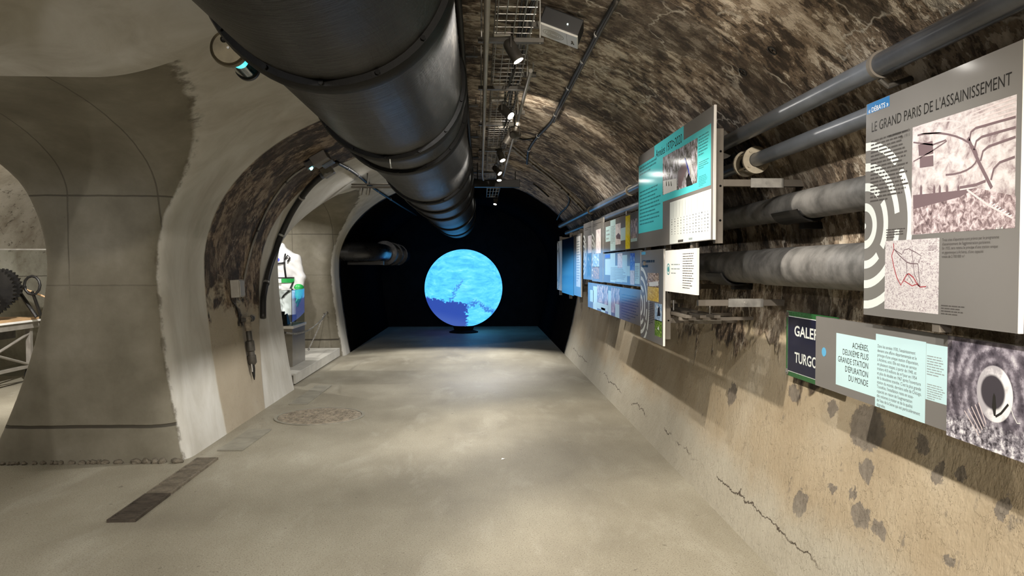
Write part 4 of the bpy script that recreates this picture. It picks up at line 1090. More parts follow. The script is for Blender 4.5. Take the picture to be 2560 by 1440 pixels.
# ---- boards farther along
WB = 1.22
b = Board('grey board with a narrow yellow strip beside the turquoise board', WB, 1508, 1604, 1508, 557, 631)
for a in ((1514.5, 1526, 568, 605), (1526, 1539, 552, 627), (1552, 1564, 571, 602), (1577, 1593, 560, 605)): b.rect('text_block', INK['pale'], *a, ly=1)
b.rect('photo_print', PH['light'], 1539, 1552, 561, 612, ly=2); b.poly('photo_detail', INK['plum'], [(1540, 590), (1546, 582), (1551, 588), (1551, 598), (1541, 597)], 3)
b.rect('photo_print', PH['yellowprint'], 1564, 1575.5, 541, 623, ly=3)
b.rect('photo_print', PH['streak'], 1577.5, 1592.5, 550, 597, ly=2)
b.dashes(INK['steelgrey'], 1527, 1538, 566, 610, 12, seed=21, ly=3); b.dashes(INK['steelgrey'], 1516, 1525, 573, 602, 3, seed=22, ly=3)
b = Board('grey board of pale blue text blocks under the yellow strip board', WB, 1508, 1602, 1508, 634.5, 705)
for a in ((1513, 1526, 648, 687), (1526, 1538, 634, 704.5), (1538, 1556, 664, 704), (1556, 1568, 638, 705), (1568, 1575, 665, 690), (1587, 1599.5, 658, 709)): b.rect('text_block', INK['pale'], *a, ly=1)
b.rect('photo_print', PH['light'], 1544, 1556, 634, 671, ly=2); b.rect('photo_print', PH['bluephoto'], 1575.5, 1587, 633, 676, ly=2); b.rect('photo_print', PH['light'], 1575.5, 1586, 676, 711, ly=2)
b.rect('tag_print', INK['bluemid'], 1513, 1525, 637, 645, ly=2)
b.dashes(INK['steelgrey'], 1527, 1566, 668, 700, 9, seed=23, ly=3); b.dashes(INK['steelgrey'], 1588, 1598, 664, 702, 9, seed=24, ly=3)
b = Board('grey board with a row of sepia photographs, lowest of the far boards', WB, 1470, 1602, 1602, 725, 816)
for a in ((1475, 1484, 724, 753), (1483, 1493, 715, 774), (1493, 1520, 755, 770), (1503, 1513, 768, 784), (1520.5, 1528, 726, 788), (1538, 1548.5, 759, 796)): b.rect('text_block', INK['pale'], *a, ly=1)
for a in ((1493, 1509, 712, 754), (1510, 1520, 714, 760), (1528, 1538, 718, 780), (1539, 1549, 720, 759)): b.rect('photo_print', PH['streak'], *a, ly=2)
b.dashes(INK['grey'], 1553, 1597, 732, 793, 9, seed=25, ly=2, fill=.3)
b = Board('tall grey board with white ring arcs and two colour photographs', WB, 1602.5, 1659, 1659, 622, 866)
b.rings(1602.5, 762, 46, RINGS, INK['white'], 1)
b.rect('photo_print', PH['crowd'], 1619, 1647, 682, 716, ly=2); b.rect('photo_print', PH['gold'], 1619, 1647, 715, 750, ly=2)
b.poly('photo_detail', INK['offwhite'], [(1622, 706), (1646, 703), (1646, 714), (1624, 716)], 3)
b.rect('photo_print', PH['sky'], 1637, 1655, 757, 800, ly=2); b.rect('photo_print', PH['park'], 1637, 1655, 798, 838, ly=2)
b.poly('photo_detail', INK['black'], [(1643, 790), (1645, 770), (1649, 766), (1651, 790)], 3); b.poly('photo_detail', INK['white'], [(1643, 822), (1647, 815), (1648, 826)], 3)
b.dashes(INK['grey'], 1622, 1636, 754, 810, 13, seed=26, ly=2); b.dashes(INK['black'], 1606, 1640, 648, 671, 2, seed=27, ly=2, fill=.5, rag=.1)
b.rect('tag_print', INK['cyanblue'], 1604, 1614, 630, 637, ly=2)
b = Board('small white text board with a round teal emblem below the turquoise board', 1.19, 1663, 1742, 1742, 620, 738, mat='white')
b.dashes(INK['grey'], 1707, 1736, 632, 722, 15, seed=28, ly=2, fill=.3)
b.dashes(INK['steelgrey'], 1678, 1703, 656, 688, 3, seed=29, ly=2, fill=.22)
cu_, cv_ = b.uv(1671, 673)
for r0, r1, a0 in ((.030, .036, 0), (.0, .018, 20)):
    MB().ring((cu_, 0, cv_), (0, -1, 0), r0, r1, .0012, 28).build('emblem_mark', INK['teal'], b.g)
for k, (xl, xr, ref, yt, yb, lab) in enumerate(((1459, 1480, 1480, 552, 700, 'narrow grey board with ring arcs, farther of the adjoining pair'), (1480.5, 1508, 1508, 543, 706, 'narrow grey board with ring arcs, nearer of the adjoining pair'))):
    b = Board(lab, WB, xl, xr, ref, yt, yb)
    b.rings(xl, 638, 24 + 2 * k, RINGS, INK['white'], 1)
    if k == 0:
        b.rect('photo_print', PH['light'], 1470, 1479, 590, 633, ly=2); b.rect('photo_print', PH['dark'], 1468, 1478, 636, 692, ly=2)
        b.dashes(INK['grey'], 1462, 1478, 570, 578, 2, seed=31, ly=2)
    else:
        b.rect('photo_print', PH['light'], 1490, 1502, 575, 634, ly=2); b.rect('photo_print', PH['sky'], 1482, 1498, 636, 668, ly=2); b.rect('photo_print', PH['brown'], 1482, 1498, 667, 696, ly=2)
        b.dashes(INK['grey'], 1484, 1504, 560, 568, 2, seed=32, ly=2)
b = Board('narrow pale board with ring arcs at the dark end of the row', WB, 1393, 1404.5, 1404, 601, 727, mat='white')
b.rings(1393, 664, 30, [(1.2, 1.4, -80, 80), (1.6, 1.8, -60, 60), (1.9, 2.1, -90, 90)], INK['steelgrey'], 1)
b = Board('glossy navy board mirroring the glowing globe', WB, 1405, 1434.5, 1434, 591, 740, mat='board', edge=False)
b.rect('print', INK['navy'], 1405.2, 1434.4, 591.2, 739.8, ref=1434, ly=1)
b = Board('narrow grey board with a pale text column beside the navy board', WB, 1435, 1453, 1453, 583, 743)
b.rect('text_block', INK['offwhite'], 1441, 1451, 592, 716, ly=1); b.dashes(INK['steelgrey'], 1442, 1450, 602, 705, 16, seed=33, ly=2)

# ---- steel frames that carry the boards off the wall
def mount(label, y, x, z0, z1, arms, bx=1.232):
    g = thing('board_frame', label, 'frame', (x, y, z0))
    po = MB().box((-.020, -.020, 0), (.020, .020, z1 - z0)).build('post', M['framesteel'], g, bevel=.002)
    for cz in (.25, .75):
        if bx < x - .021: MB().box((bx - x, -.012, (z1 - z0) * cz - .015), (-.020, .012, (z1 - z0) * cz + .015)).build('cleat', M['framesteel'], g)
    for k in range(3): MB().lathe([(.006, 0), (.006, .002)], (.004, -.020, (z1 - z0) * (.2 + .3 * k)), (0, -1, 0), 10).build('hole', M['black'], po)
    for az in arms:
        L = wall_x(az) - x + .03
        am = MB().box((.020, -.018, az - z0 - .018), (L, .018, az - z0 + .018)).build('arm', M['framesteel'], g, bevel=.002)
        MB().box((L * .35, -.022, az - z0 - .024), (L * .72, -.017, az - z0 + .024)).build('splice_plate', M['steel'], am)
        MB().lathe([(.008, 0), (.008, .006)], (L * .53, -.022, az - z0), (0, -1, 0), 8).build('bolt', M['steel'], am)
    return g
py = lambda p, y: EYE + (666 - p) * y / FPX
mount('brown steel post and arms behind the near end of the turquoise board', 3.83, 1.245, py(608, 3.83), py(320, 3.83), (1.985,), 1.212)
mount('brown steel post at the end of the small white text board', 4.22, 1.235, py(739, 4.22), py(606, 4.22), (1.34,), 1.202)
mount('brown steel post and long low arm behind the tall ring board', 4.95, 1.265, py(850, 4.95), py(612, 4.95), (py(802, 4.95),))
mount('brown steel post and arms behind the sepia photograph board', 6.3, 1.27, 1.15, 2.02, (1.25, 1.99))
mount('brown steel post and arms behind the narrow ring board pair', 7.9, 1.27, 1.2, 2.02, (1.3, 1.99))
mount('brown steel post and arms behind the navy board', 10.3, 1.27, 1.1, 2.02, (1.25, 1.99))
mount('brown steel post and arms behind the board with the pale text column', 9.25, 1.27, 1.1, 2.02, (1.25, 1.99))
mount('brown steel post and arms behind the pale end board', 11.6, 1.27, 1.1, 2.02, (1.25, 1.99))
mount('brown steel post and arms behind the large sanitation board', 2.3, 1.475, 1.34, 2.02, (1.38, 1.985), 1.463)
mount('brown steel post and arms carrying the far edge of the turquoise board', 5.45, 1.245, 1.38, 2.15, (1.40, 2.02), 1.212)
# flat rack rails over the low arm
rk = thing('rail_rack', 'stacked flat steel rails lying on the low frame arm by the wall', 'rails', (1.42, 4.55, 1.2265))
for k in range(3): MB().box((-.14 + .09 * k, 0, .0), (-.10 + .09 * k, .9, .02)).build('rail', M['framesteel'], rk, bevel=.002)
for y in (.1, .5): MB().box((-.15, y, -.02), (.36, y + .03, 0)).build('cross_rail', M['framesteel'], rk)
MB().tube([(.05, .12, .02), (.05, .12, .09)], .006, 8).build('upright_pin', M['steel'], rk)
MB().tube([(-.08, .52, .02), (-.08, .52, .09)], .006, 8).build('upright_pin', M['steel'], rk)

# ---- enamel gallery plaque on the wall
pl = on_x(1966, 776, 1.665); pb = on_x(1966, 937, 1.665); pr = on_x(2092, 800, 1.665)
sg = thing('gallery_plaque', 'green bordered navy enamel plaque reading GALERIE TURGOT fixed to the wall', 'plaque', (1.665, pl.y, pb.z), (0, 0, R(-90)))
W_, H_ = pl.y - pr.y, pl.z - pb.z
M['enamelgreen'] = plain('green enamel', (.018, .10, .028), .22, 0, .1); M['enamelnavy'] = plain('navy enamel', (.006, .0075, .028), .16, 0, .1)
MB().box((0, 0, 0), (W_, .012, H_)).build('plate', M['enamelgreen'], sg, bevel=.003)
e = .030
MB().box((e - .004, -.0015, e - .004), (W_ - e + .004, 0, H_ - e + .004)).build('white_line', INK['white'], sg)
MB().box((e, -.0028, e), (W_ - e, -.001, H_ - e)).build('field', M['enamelnavy'], sg)
u = lambda p: pl.y - on_x(p, 800, 1.665).y
put_text(sg, 'GALERIE', INK['white'], u(1988), u(2066), H_ * .635, H_ * .795, -.0034, 'LEFT', .02)
put_text(sg, 'TURGOT', INK['white'], u(1989), u(2057), H_ * .235, H_ * .395, -.0034, 'LEFT', .02)
for x in (.02, W_ - .02):
    for z in (.02, H_ - .02): MB().lathe([(.017, 0), (.017, .003), (.012, .006), (.006, .006), (.006, .010)], (x, 0, z), (0, -1, 0), 20).build('screw_boss', M['dksteel'] if z > .1 else M['steel'], sg, smooth=True, auto=30)
for x in (.1, W_ - .1):
    for z in (.06, H_ - .06): MB().tube([(x, .01, z), (x, wall_x(pb.z + z) - 1.665 + .02, z)], .008, 8).build('wall_plug', M['dksteel'], sg)

# ------------------------------------------------------------------ globe at the tunnel end
def mat_globe():
    t = NT('globe screen'); o = t.obj(); x, y, z = t.xyz(o); RG = .91
    u = t.math('DIVIDE', x, RG); v = t.math('DIVIDE', z, RG)
    n = t.noise(t.scale(o, (1, 1, 2.8)), 3.4, 10, .66, .35); f = t.noise(o, 11, 8, .68)
    nn = t.math('MULTIPLY', t.math('SUBTRACT', f, .5), .42)
    land = t.ramp(n, [(.30, (.035, .26, .70)), (.46, (.06, .38, .86)), (.58, (.09, .45, .92)), (.72, (.18, .57, .96))])
    # sea below a ragged coast, with an estuary running up from it
    a = t.math('SUBTRACT', t.math('ADD', t.math('MULTIPLY', u, -.16), -.36), t.math('ADD', v, nn))
    sea1 = t.math('MULTIPLY', t.step(a, -.015, .015), t.math('SUBTRACT', 1.0, t.step(t.math('ADD', u, nn), .08, .10)))
    b2 = t.math('SUBTRACT', t.math('SUBTRACT', -.24, t.math('MULTIPLY', t.math('ABSOLUTE', t.math('SUBTRACT', u, .30)), .6)), t.math('ADD', v, t.math('MULTIPLY', nn, 1.6)))
    bay = t.math('MULTIPLY', t.step(b2, -.01, .02), t.math('SUBTRACT', 1.0, t.step(b2, .08, .16)))
    bay = t.math('MULTIPLY', bay, t.step(f, .40, .50))
    e = t.math('ABSOLUTE', t.math('SUBTRACT', t.math('SUBTRACT', u, t.math('MULTIPLY', nn, 1.4)), t.math('ADD', -.16, t.math('MULTIPLY', v, .55))))
    est = t.math('MULTIPLY', t.math('SUBTRACT', 1.0, t.step(e, .018, .035)), t.math('MULTIPLY', t.step(v, -.5, -.45), t.math('SUBTRACT', 1.0, t.step(v, .15, .3))))
    sea = t.math('MAXIMUM', sea1, t.math('MAXIMUM', t.math('MULTIPLY', bay, .75), t.math('MULTIPLY', est, .7)))
    c = t.mix(sea, land, (.018, .045, .24))
    c = t.mix(t.math('MULTIPLY', t.math('MULTIPLY', t.step(v, -.2, -.8), 1.0), .0), c, (.02, .05, .25))
    shelf = t.math('MULTIPLY', sea1, t.step(t.math('ADD', v, t.math('MULTIPLY', u, .2)), -.62, -.95))
    c = t.mix(t.math('MULTIPLY', shelf, .5), c, (.05, .09, .28))
    return t.out((.03, .05, .07), .38, emit=c, est=1.25, spec=.4)
gb = thing('globe', 'large glowing blue globe standing in the dark tunnel end', 'globe', (-.385, 17.4, 0))
MB().ball((0, 0, 0), .91, 72, 36).build('screen_sphere', mat_globe(), gb, smooth=True).location = (0, 0, 1.04)
MB().lathe([(.34, 0), (.34, .02), (.22, .06), (.26, .165), (.24, .165)], n=32).build('stand', M['black'], gb, smooth=True, auto=30)

# dark flanged pipe on the left before the globe
dp = thing('flanged_pipe', 'dark flanged iron pipe on brackets in the unlit tunnel end', 'pipe', (-1.93, 0, EYE + .27))
M['darkpipe'] = plain('dark glossy iron', (.022, .022, .024), .28, .3, .2)
MB().tube([(-.75, 13.55, 0), (-.5, 13.58, 0), (-.28, 13.66, 0), (-.12, 13.84, 0), (-.03, 14.05, 0), (0, 14.3, 0), (0, 18.9, 0)], .17, 32).build('barrel', M['darkpipe'], dp, smooth=True, auto=40)
for y in (15.1, 15.25, 16.2, 16.35, 17.3): MB().ring((0, y, 0), (0, 1, 0), .165, .25, .05, 32).build('flange', M['darkpipe'], dp, smooth=True, auto=30)
for y in (14.2, 16.8): MB().box((-.58, y - .04, -.24), (.1, y + .04, -.165)).build('bracket', M['iron'], dp)

# ------------------------------------------------------------------ cables, boxes and lamps on the old stone ring at left
run('wall_conduit', [(651, 796), (651, 745), (662, 690), (682, 630), (706, 566), (738, 506), (774, 458), (806, 431)], .034, M['cable'], 'thick black conduit curving up the old stone ring beside the display opening', 'conduit', clips=(.25, .55, .8))
run('wall_conduit', [(603, 745), (606, 712), (622, 640), (648, 565), (680, 500), (722, 445), (764, 415)], .011, M['conduit'], 'thin grey conduit curving up the old stone ring', 'conduit', clips=(.12, .5, .85))
run('wall_cable', [(838, 402), (872, 420), (902, 442), (925, 462), (960, 486), (1000, 512), (1040, 536)], .020, M['cable'], 'black cable bundle along the plaster haunch beside the water main', 'cable', clips=(.15, .3, .45, .6, .75))
def stuck(name, label, cat, px, py, parts, off=0.0):
    """a wall fitting in a frame set on the wall: x along the tunnel, y up the wall, z out of it"""
    q = hit(px, py, off); n = normal_at(q); up = Vector((0, 0, 1)); up = (up - n * up.dot(n)).normalized(); ax = up.cross(n)
    g = thing(name, label, cat, q)
    g.rotation_euler = Matrix((ax, up, n)).transposed().to_euler()
    for nm, mb, m, bv in parts: mb.build(nm, M[m], g, bevel=bv, smooth=not bv, auto=40 if not bv else None)
    return g
stuck('junction_box', 'grey junction box on the old stone ring below the thin conduit', 'junction box', 583, 722,
      [('box', MB().box((-.085, -.09, 0), (.085, .09, .085)), 'greybox', .006), ('lid', MB().box((-.07, -.078, .085), (.07, .078, .095)), 'greybox', .004),
       ('cable_gland', MB().lathe([(.016, 0), (.016, .03)], (-.03, -.12, .04), (0, 1, 0), 10), 'dksteel', 0), ('elbow', MB().tube([(-.03, -.12, .04), (0, -.135, .04), (.06, -.135, .035)], .013, 8), 'conduit', 0)])
run('wall_cable', [(577, 750), (592, 770), (597, 790), (596, 815)], .007, M['cable'], 'thin black cable from the junction box to the wall valve', 'cable')
stuck('wall_valve', 'stacked dark iron valve and pipe fittings tapering down the plaster wall', 'valve', 606, 800,
      [('elbow_pipe', MB().tube([(0, 0, .05), (.10, .0, .05), (.18, .005, .05), (.20, .02, .05)], [.026, .024, .026, .03], 14), 'conduit', 0),
       ('collar', MB().lathe([(.034, 0), (.034, .03)], (.07, 0, .05), (1, 0, 0), 14), 'dksteel', 0), ('collar', MB().lathe([(.034, 0), (.034, .03)], (.13, 0, .05), (1, 0, 0), 14), 'dksteel', 0),
       ('upper_pipe', MB().lathe([(.035, .03), (.035, -.12)], (0, 0, .05), (0, 1, 0), 16), 'patchstone', 0),
       ('body', MB().lathe([(.024, -.12), (.03, -.13), (.03, -.22), (.044, -.23), (.044, -.33), (.034, -.34), (.034, -.38)], (0, 0, .05), (0, 1, 0), 16), 'dksteel', 0),
       ('lever', MB().box((.03, -.30, .04), (.09, -.26, .06)), 'dksteel', .004),
       ('lower_body', MB().lathe([(.046, -.38), (.046, -.46), (.03, -.48)], (0, 0, .05), (0, 1, 0), 16), 'dksteel', 0),
       ('nozzle', MB().lathe([(.02, -.48), (.022, -.52), (.012, -.60), (.004, -.64)], (0, 0, .05), (0, 1, 0), 12), 'iron', 0),
       ('spout', MB().lathe([(.009, -.46), (.009, -.55)], (-.032, 0, .05), (0, 1, 0), 8), 'steel', 0),
       ('wall_clamp', MB().box((-.05, -.02, 0), (.05, .02, .05)), 'dksteel', .004)])
fl_ = stuck('flood_lamp', 'brown grey flood lamp box with small cyan lights high on the stone ring', 'lamp', 795, 390,
      [('housing', MB().box((-.15, -.08, 0), (.11, .10, .10)), 'framesteel', .008), ('visor', MB().box((.03, -.02, .10), (.14, .11, .13)), 'greypvc', .004),
       ('led', MB().lathe([(.018, 0), (.018, .01)], (-.07, -.12, .09), (0, 0, 1), 14), 'ledcyan', 0), ('led', MB().lathe([(.012, 0), (.012, .01)], (-.035, -.13, .09), (0, 0, 1), 14), 'ledcyan', 0),
       ('led_plate', MB().box((-.12, -.16, .02), (.0, -.08, .088)), 'dksteel', .004)])
stuck('junction_box', 'small square beige box below the flood lamp at the head of the black conduit', 'junction box', 813, 419,
      [('box', MB().box((-.065, -.065, 0), (.065, .065, .11)), 'conduit', .006), ('side_plug', MB().box((-.03, -.10, .03), (.05, -.065, .09)), 'greypvc', .004), ('screw', MB().lathe([(.012, .0), (.012, .01)], (.075, .02, .09), (1, 0, 0), 10), 'steel', 0)])

# twin-spot bracket on the plaster haunch
q = Vector((-1.36, 10.4, 2.62)); q.z = EYE + 1.10
br = thing('lamp_bar', 'short steel bar with two small downlights fixed to the plaster haunch', 'lamp', q)
zt = .0
MB().box((-.42, -.03, -.012), (.30, .03, .012)).build('bar', M['framesteel'], br, bevel=.002)
MB().box((-.42, -.03, .03), (.28, .03, .045)).build('bar', M['framesteel'], br, bevel=.002)
for x in (-.16, -.06): 
    MB().lathe([(.026, 0), (.028, -.09), (.022, -.10)], (x - .12, 0, -.012), (.25, 0, 1), 16).build('downlight', M['steel'], br, smooth=True, auto=35)
for x in (-.2, .2): MB().tube([(x, 0, .0), (x, 0, vault_z(q.x + x) - q.z + .02)], .008, 8).build('hanger_rod', M['dksteel'], br)
fixture((-1.20, 10.4, 2.82), (-1.2, 9.2, 2.35), 'small bright spotlight above the lamp bar beside the water main', vault_z(-1.2) + .02, .9)

# tubular glass lamp under the plaster vault
tl = thing('tube_lamp', 'tubular glass lamp with brass end cap and cyan glow beside the water main', 'lamp', on_y(572, 121, 3.55))
c0 = Vector((0, 0, 0)); ax = (on_y(627, 180, 3.98) - on_y(572, 121, 3.55)).normalized()
MB().lathe([(.0, -.012), (.070, -.012), (.074, -.006), (.082, -.012), (.086, 0), (.082, .03), (.06, .034)], c0, ax, 40, cap=False).build('end_cap', M['brass'], tl, smooth=True, auto=40)
MB().lathe([(.006, -.016), (.006, -.010)], c0, ax, 10).build('cap_screw', M['steel'], tl)
MB().lathe([(.055, .03), (.055, .36), (.050, .36), (.050, .03)], c0, ax, 32, cap=False).build('glass_tube', M['glass'], tl, smooth=True, auto=40)
MB().lathe([(.040, .045), (.040, .20)], c0, ax, 20).build('light_core', M['tubecyan'], tl, smooth=True, auto=40)
MB().lathe([(.015, .19), (.015, .36)], c0, ax, 12).build('socket', M['whitebox'], tl, smooth=True, auto=40)
MB().lathe([(.050, .34), (.062, .345), (.062, .375), (.0, .38)], c0, ax, 32, cap=False).build('far_ring', M['iron'], tl, smooth=True, auto=40)
MB().tube([Vector((-.01, .02, .07)), Vector((-.02, .02, .10)), Vector((-.045, .02, .15)), Vector((-.06, .02, .30))], .009, 8).build('bracket', M['iron'], tl)
MB().tube([ax * .30 + Vector((0, 0, .055)), ax * .30 + Vector((-.05, 0, .30))], .009, 8).build('bracket', M['iron'], tl)
MB().box((-.045, .0, .03), (.0, .05, .085)).build('hinge', M['iron'], tl, bevel=.004)
MB().ball((-.018, -.016, .038), .016, 12, 8).build('cable_knot', M['iron'], tl, smooth=True)

# ------------------------------------------------------------------ display in the second cross passage
pf = thing('display_platform', 'low grey display platform in the side opening', 'platform', (-2.40, 9.73, 0))
MB().box((-1.05, 0, 0), (-.03, 3.0, .13)).build('base', M['pedestal'], pf)
MB().box((-1.06, -.02, .13), (0, 3.03, .155)).build('deck', M['platform'], pf, bevel=.004)
MB().box((-.03, -.02, .02), (.0, 3.03, .13)).build('fascia', M['platform'], pf, bevel=.003)
pd = thing('display_case', 'glass topped taupe pedestal case on the display platform', 'display case', (-2.60, 10.36, .155))
MB().box((-.62, 0, 0), (0, .74, .53)).build('pedestal', M['pedestal'], pd, bevel=.004)
MB().box((-.64, -.02, .53), (.02, .76, .57)).build('top_slab', M['white'], pd, bevel=.006)
GH = 1.06
for nm, lo, hi in (('glass_pane', (-.61, .005, .57), (-.01, .012, GH)), ('glass_pane', (-.61, .728, .57), (-.01, .735, GH)), ('glass_pane', (-.617, .005, .57), (-.610, .735, GH)), ('glass_pane', (-.010, .005, .57), (-.003, .735, GH)), ('glass_lid', (-.617, .0, GH), (-.003, .74, GH + .007))):
    MB().box(lo, hi).build(nm, M['glass'], pd)
ph = thing('detector', 'small black handheld detector on a wedge stand inside the glass case', 'device', (-2.82, 10.62, .725))
MB().add([(-.16, -.05, 0), (.10, -.05, 0), (.10, .12, 0), (-.16, .12, 0), (-.16, .06, .02), (.06, .06, .15), (.06, .12, .15), (-.16, .12, .02)], [(0, 3, 2, 1), (0, 1, 5, 4), (4, 5, 6, 7), (1, 2, 6, 5), (2, 3, 7, 6), (0, 4, 7, 3)]).build('wedge', M['blackplastic'], ph)
MB().obox((0, -.01, .11), (1, 0, .0), (0, .55, .83), (0, -.83, .55), .045, .085, .010).build('body', M['white'], ph, bevel=.006)
MB().obox((0, -.0185, .1155), (1, 0, 0), (0, .55, .83), (0, -.83, .55), .034, .068, .003).build('screen', M['blackplastic'], ph)

# protective suit on a headless dummy
mn = thing('work_suit', 'white protective work suit with green gloves and belt on a headless dummy', 'mannequin', (-3.16, 11.95, .155))
MB().box((-.30, -.24, 0), (.30, .24, .17)).build('plinth', M['pedestal'], mn, bevel=.005)
def cap(p, a, b, ra, rb):
    a, b = np.array(a, float), np.array(b, float); d = b - a; L = (d ** 2).sum()
    t = np.clip(((p[0] - a[0]) * d[0] + (p[1] - a[1]) * d[1] + (p[2] - a[2]) * d[2]) / L, 0, 1)
    q = [p[i] - (a[i] + t * d[i]) for i in range(3)]
    return np.sqrt(q[0] ** 2 + q[1] ** 2 + q[2] ** 2) - (ra + (rb - ra) * t)
def ellip(p, c, r):
    q = [(p[i] - c[i]) / r[i] for i in range(3)]; k0 = np.sqrt(sum(a * a for a in q)); k1 = np.sqrt(sum((a / r[i]) ** 2 for i, a in enumerate(q))) + 1e-6
    return k0 * (k0 - 1) / k1
B0 = .17
def body_sdf(x, y, z):
    p = (x + 0 * y + 0 * z, y + 0 * x + 0 * z, z + 0 * x + 0 * y - B0)
    d = ellip(p, (0, 0, 1.22), (.215, .135, .30))
    d = smin(d, ellip(p, (0, 0, .93), (.20, .135, .19)), .08)
    d = smin(d, cap(p, (0, .01, 1.42), (0, .0, 1.53), .075, .065), .07)
    for s in (-1, 1):
        d = smin(d, cap(p, (s * .06, .01, 1.42), (s * .21, .01, 1.34), .07, .085), .07)
        d = smin(d, cap(p, (s * .22, .01, 1.32), (s * .285, .02, 1.05), .085, .078), .06)
        d = smin(d, cap(p, (s * .285, .02, 1.05), (s * .28, -.05, .84), .080, .066), .05)
        d = smin(d, cap(p, (s * .105, 0, .85), (s * .115, 0, .42), .115, .10), .06)
    f = .006 * np.sin(p[2] * 46 + 9 * p[0]) * np.sin(p[0] * 31 + p[2] * 12)
    return -(d + f)          # air is negative outside, so flip: faces look outward
Pb, Qb = surface_nets(lambda x, y, z: body_sdf(x, y, z), (-.42, -.26, .40), (.42, .26, 1.86), .022, 3)
su = mesh_np('coverall', Pb, Qb, M['suit']); su.parent = mn
def glove(s):
    def F(x, y, z):
        p = (x + 0 * y + 0 * z, y + 0 * x + 0 * z, z + 0 * x + 0 * y - B0)
        d = cap(p, (s * .281, -.045, .88), (s * .279, -.06, .76), .078, .062)
        d = smin(d, ellip(p, (s * .278, -.065, .70), (.032, .052, .062)), .03)
        for k in range(4): d = smin(d, cap(p, (s * .278, -.105 + .025 * k, .67), (s * .262, -.112 + .025 * k, .585 + .012 * abs(k - 1)), .0125, .010), .008)
        d = smin(d, cap(p, (s * .27, -.11, .72), (s * .25, -.135, .655), .015, .012), .012)
        return -d
    P, Q = surface_nets(F, (s * .28 - .1, -.2, B0 + .55), (s * .28 + .1, .08, B0 + .98), .011, 2)
    o = mesh_np('glove', P, Q, M['green']); o.parent = mn
for s in (-1, 1): glove(s)
for s in (-1, 1):
    def F(x, y, z, s=s):
        p = (x + 0 * y + 0 * z, y + 0 * x + 0 * z, z + 0 * x + 0 * y - B0)
        d = cap(p, (s * .115, 0, .44), (s * .115, .01, .09), .110, .075)
        d = smin(d, ellip(p, (s * .125, -.06, .05), (.055, .14, .055)), .05)
        return -np.maximum(np.maximum(d, -p[2]), p[2] - .46)
    P, Q = surface_nets(F, (s * .115 - .15, -.24, B0 - .03), (s * .115 + .15, .16, B0 + .5), .018, 2)
    o = mesh_np('boot', P, Q, M['boot']); o.parent = mn
def band(z, rx, ry, h, mat, nm, dx=0):
    vs = []; fs = []; n = 40
    for zz, k in ((z - h, 1), (z + h, 1), (z + h, .93), (z - h, .93)): vs += [(dx + rx * k * math.cos(2 * math.pi * i / n), ry * k * math.sin(2 * math.pi * i / n), B0 + zz) for i in range(n)]
    for j in range(4): fs += [(j * n + i, j * n + (i + 1) % n, ((j + 1) % 4) * n + (i + 1) % n, ((j + 1) % 4) * n + i) for i in range(n)]
    MB().add(vs, fs).build(nm, mat, mn, smooth=True, auto=40)
band(1.00, .222, .158, .032, M['green'], 'belt'); band(1.045, .222, .160, .010, M['blackplastic'], 'belt_edge')
MB().box((-.04, -.175, B0 + .965), (.04, -.158, B0 + 1.03)).build('buckle', M['white'], mn, bevel=.004)
for s in (-1, 1):
    MB().tube([(s * .10, -.13, B0 + 1.04), (s * .085, -.150, B0 + 1.22), (s * .08, -.13, B0 + 1.36), (s * .085, -.05, B0 + 1.47), (s * .085, .06, B0 + 1.46), (s * .09, .14, B0 + 1.3)], .015, 8).build('harness_strap', M['blackplastic'], mn, smooth=True)
    MB().tube([(s * .20, -.06, B0 + .98), (s * .16, -.13, B0 + .86), (s * .06, -.13, B0 + .76), (s * .02, -.06, B0 + .72)], .014, 8).build('leg_strap', M['blackplastic'], mn, smooth=True)
MB().tube([(-.09, -.155, B0 + 1.28), (.0, -.165, B0 + 1.27), (.09, -.155, B0 + 1.28)], .015, 8).build('chest_strap', M['blackplastic'], mn, smooth=True)
MB().tube([(.09, -.15, B0 + 1.34), (.14, -.16, B0 + 1.40), (.17, -.14, B0 + 1.36), (.13, -.15, B0 + 1.30)], .012, 8).build('hose', M['blackplastic'], mn, smooth=True)
MB().lathe([(.028, 0), (.028, .006)], (-.02, -.140, B0 + 1.33), (0, -1, .2), 18).build('blue_badge', INK['bluemid'], mn)
MB().box((-.06, .10, B0 + 1.1), (.06, .2, B0 + 1.45)).build('back_pack', M['blackplastic'], mn, bevel=.02)

# chains across the opening
def chain(label, a, b, sag):
    a, b = Vector(a), Vector(b); L = (b - a).length; n = int(L / .034)
    g = thing('barrier_chain', label, 'chain', a)
    mb = MB()
    for i in range(n):
        t = (i + .5) / n; p = a.lerp(b, t); p.z -= sag * 4 * t * (1 - t)
        d = ((b - a) + Vector((0, 0, -sag * 4 * (1 - 2 * t)))).normalized(); s1 = d.cross(Vector((0, 0, 1))).normalized(); s2 = d.cross(s1); w = s1 if i % 2 else s2
        mb.tube([p + d * .023 * math.cos(R(q)) + w * .010 * math.sin(R(q)) for q in range(0, 360, 45)], .0042, 5, closed=True)
    tag(mb.build('links', M['steel'], g, smooth=True, world=True), kind='stuff')
    for e, s in ((a, -1), (b, 1)):
        MB().lathe([(.016, 0), (.016, .02)], e, (0, s, 0), 12).build('eye_plate', M['dksteel'], g, world=True)
chain('slack steel chain hung across the side opening before the pedestal', (-2.5, PASS[1] - PHW + .215, .70), (-2.62, PASS[1] + PHW - .015, .76), .13)
chain('short steel chain hooked from the far jamb down to the platform', (-2.66, PASS[1] + PHW - .03, .74), (-2.85, 12.4, .17), .02)

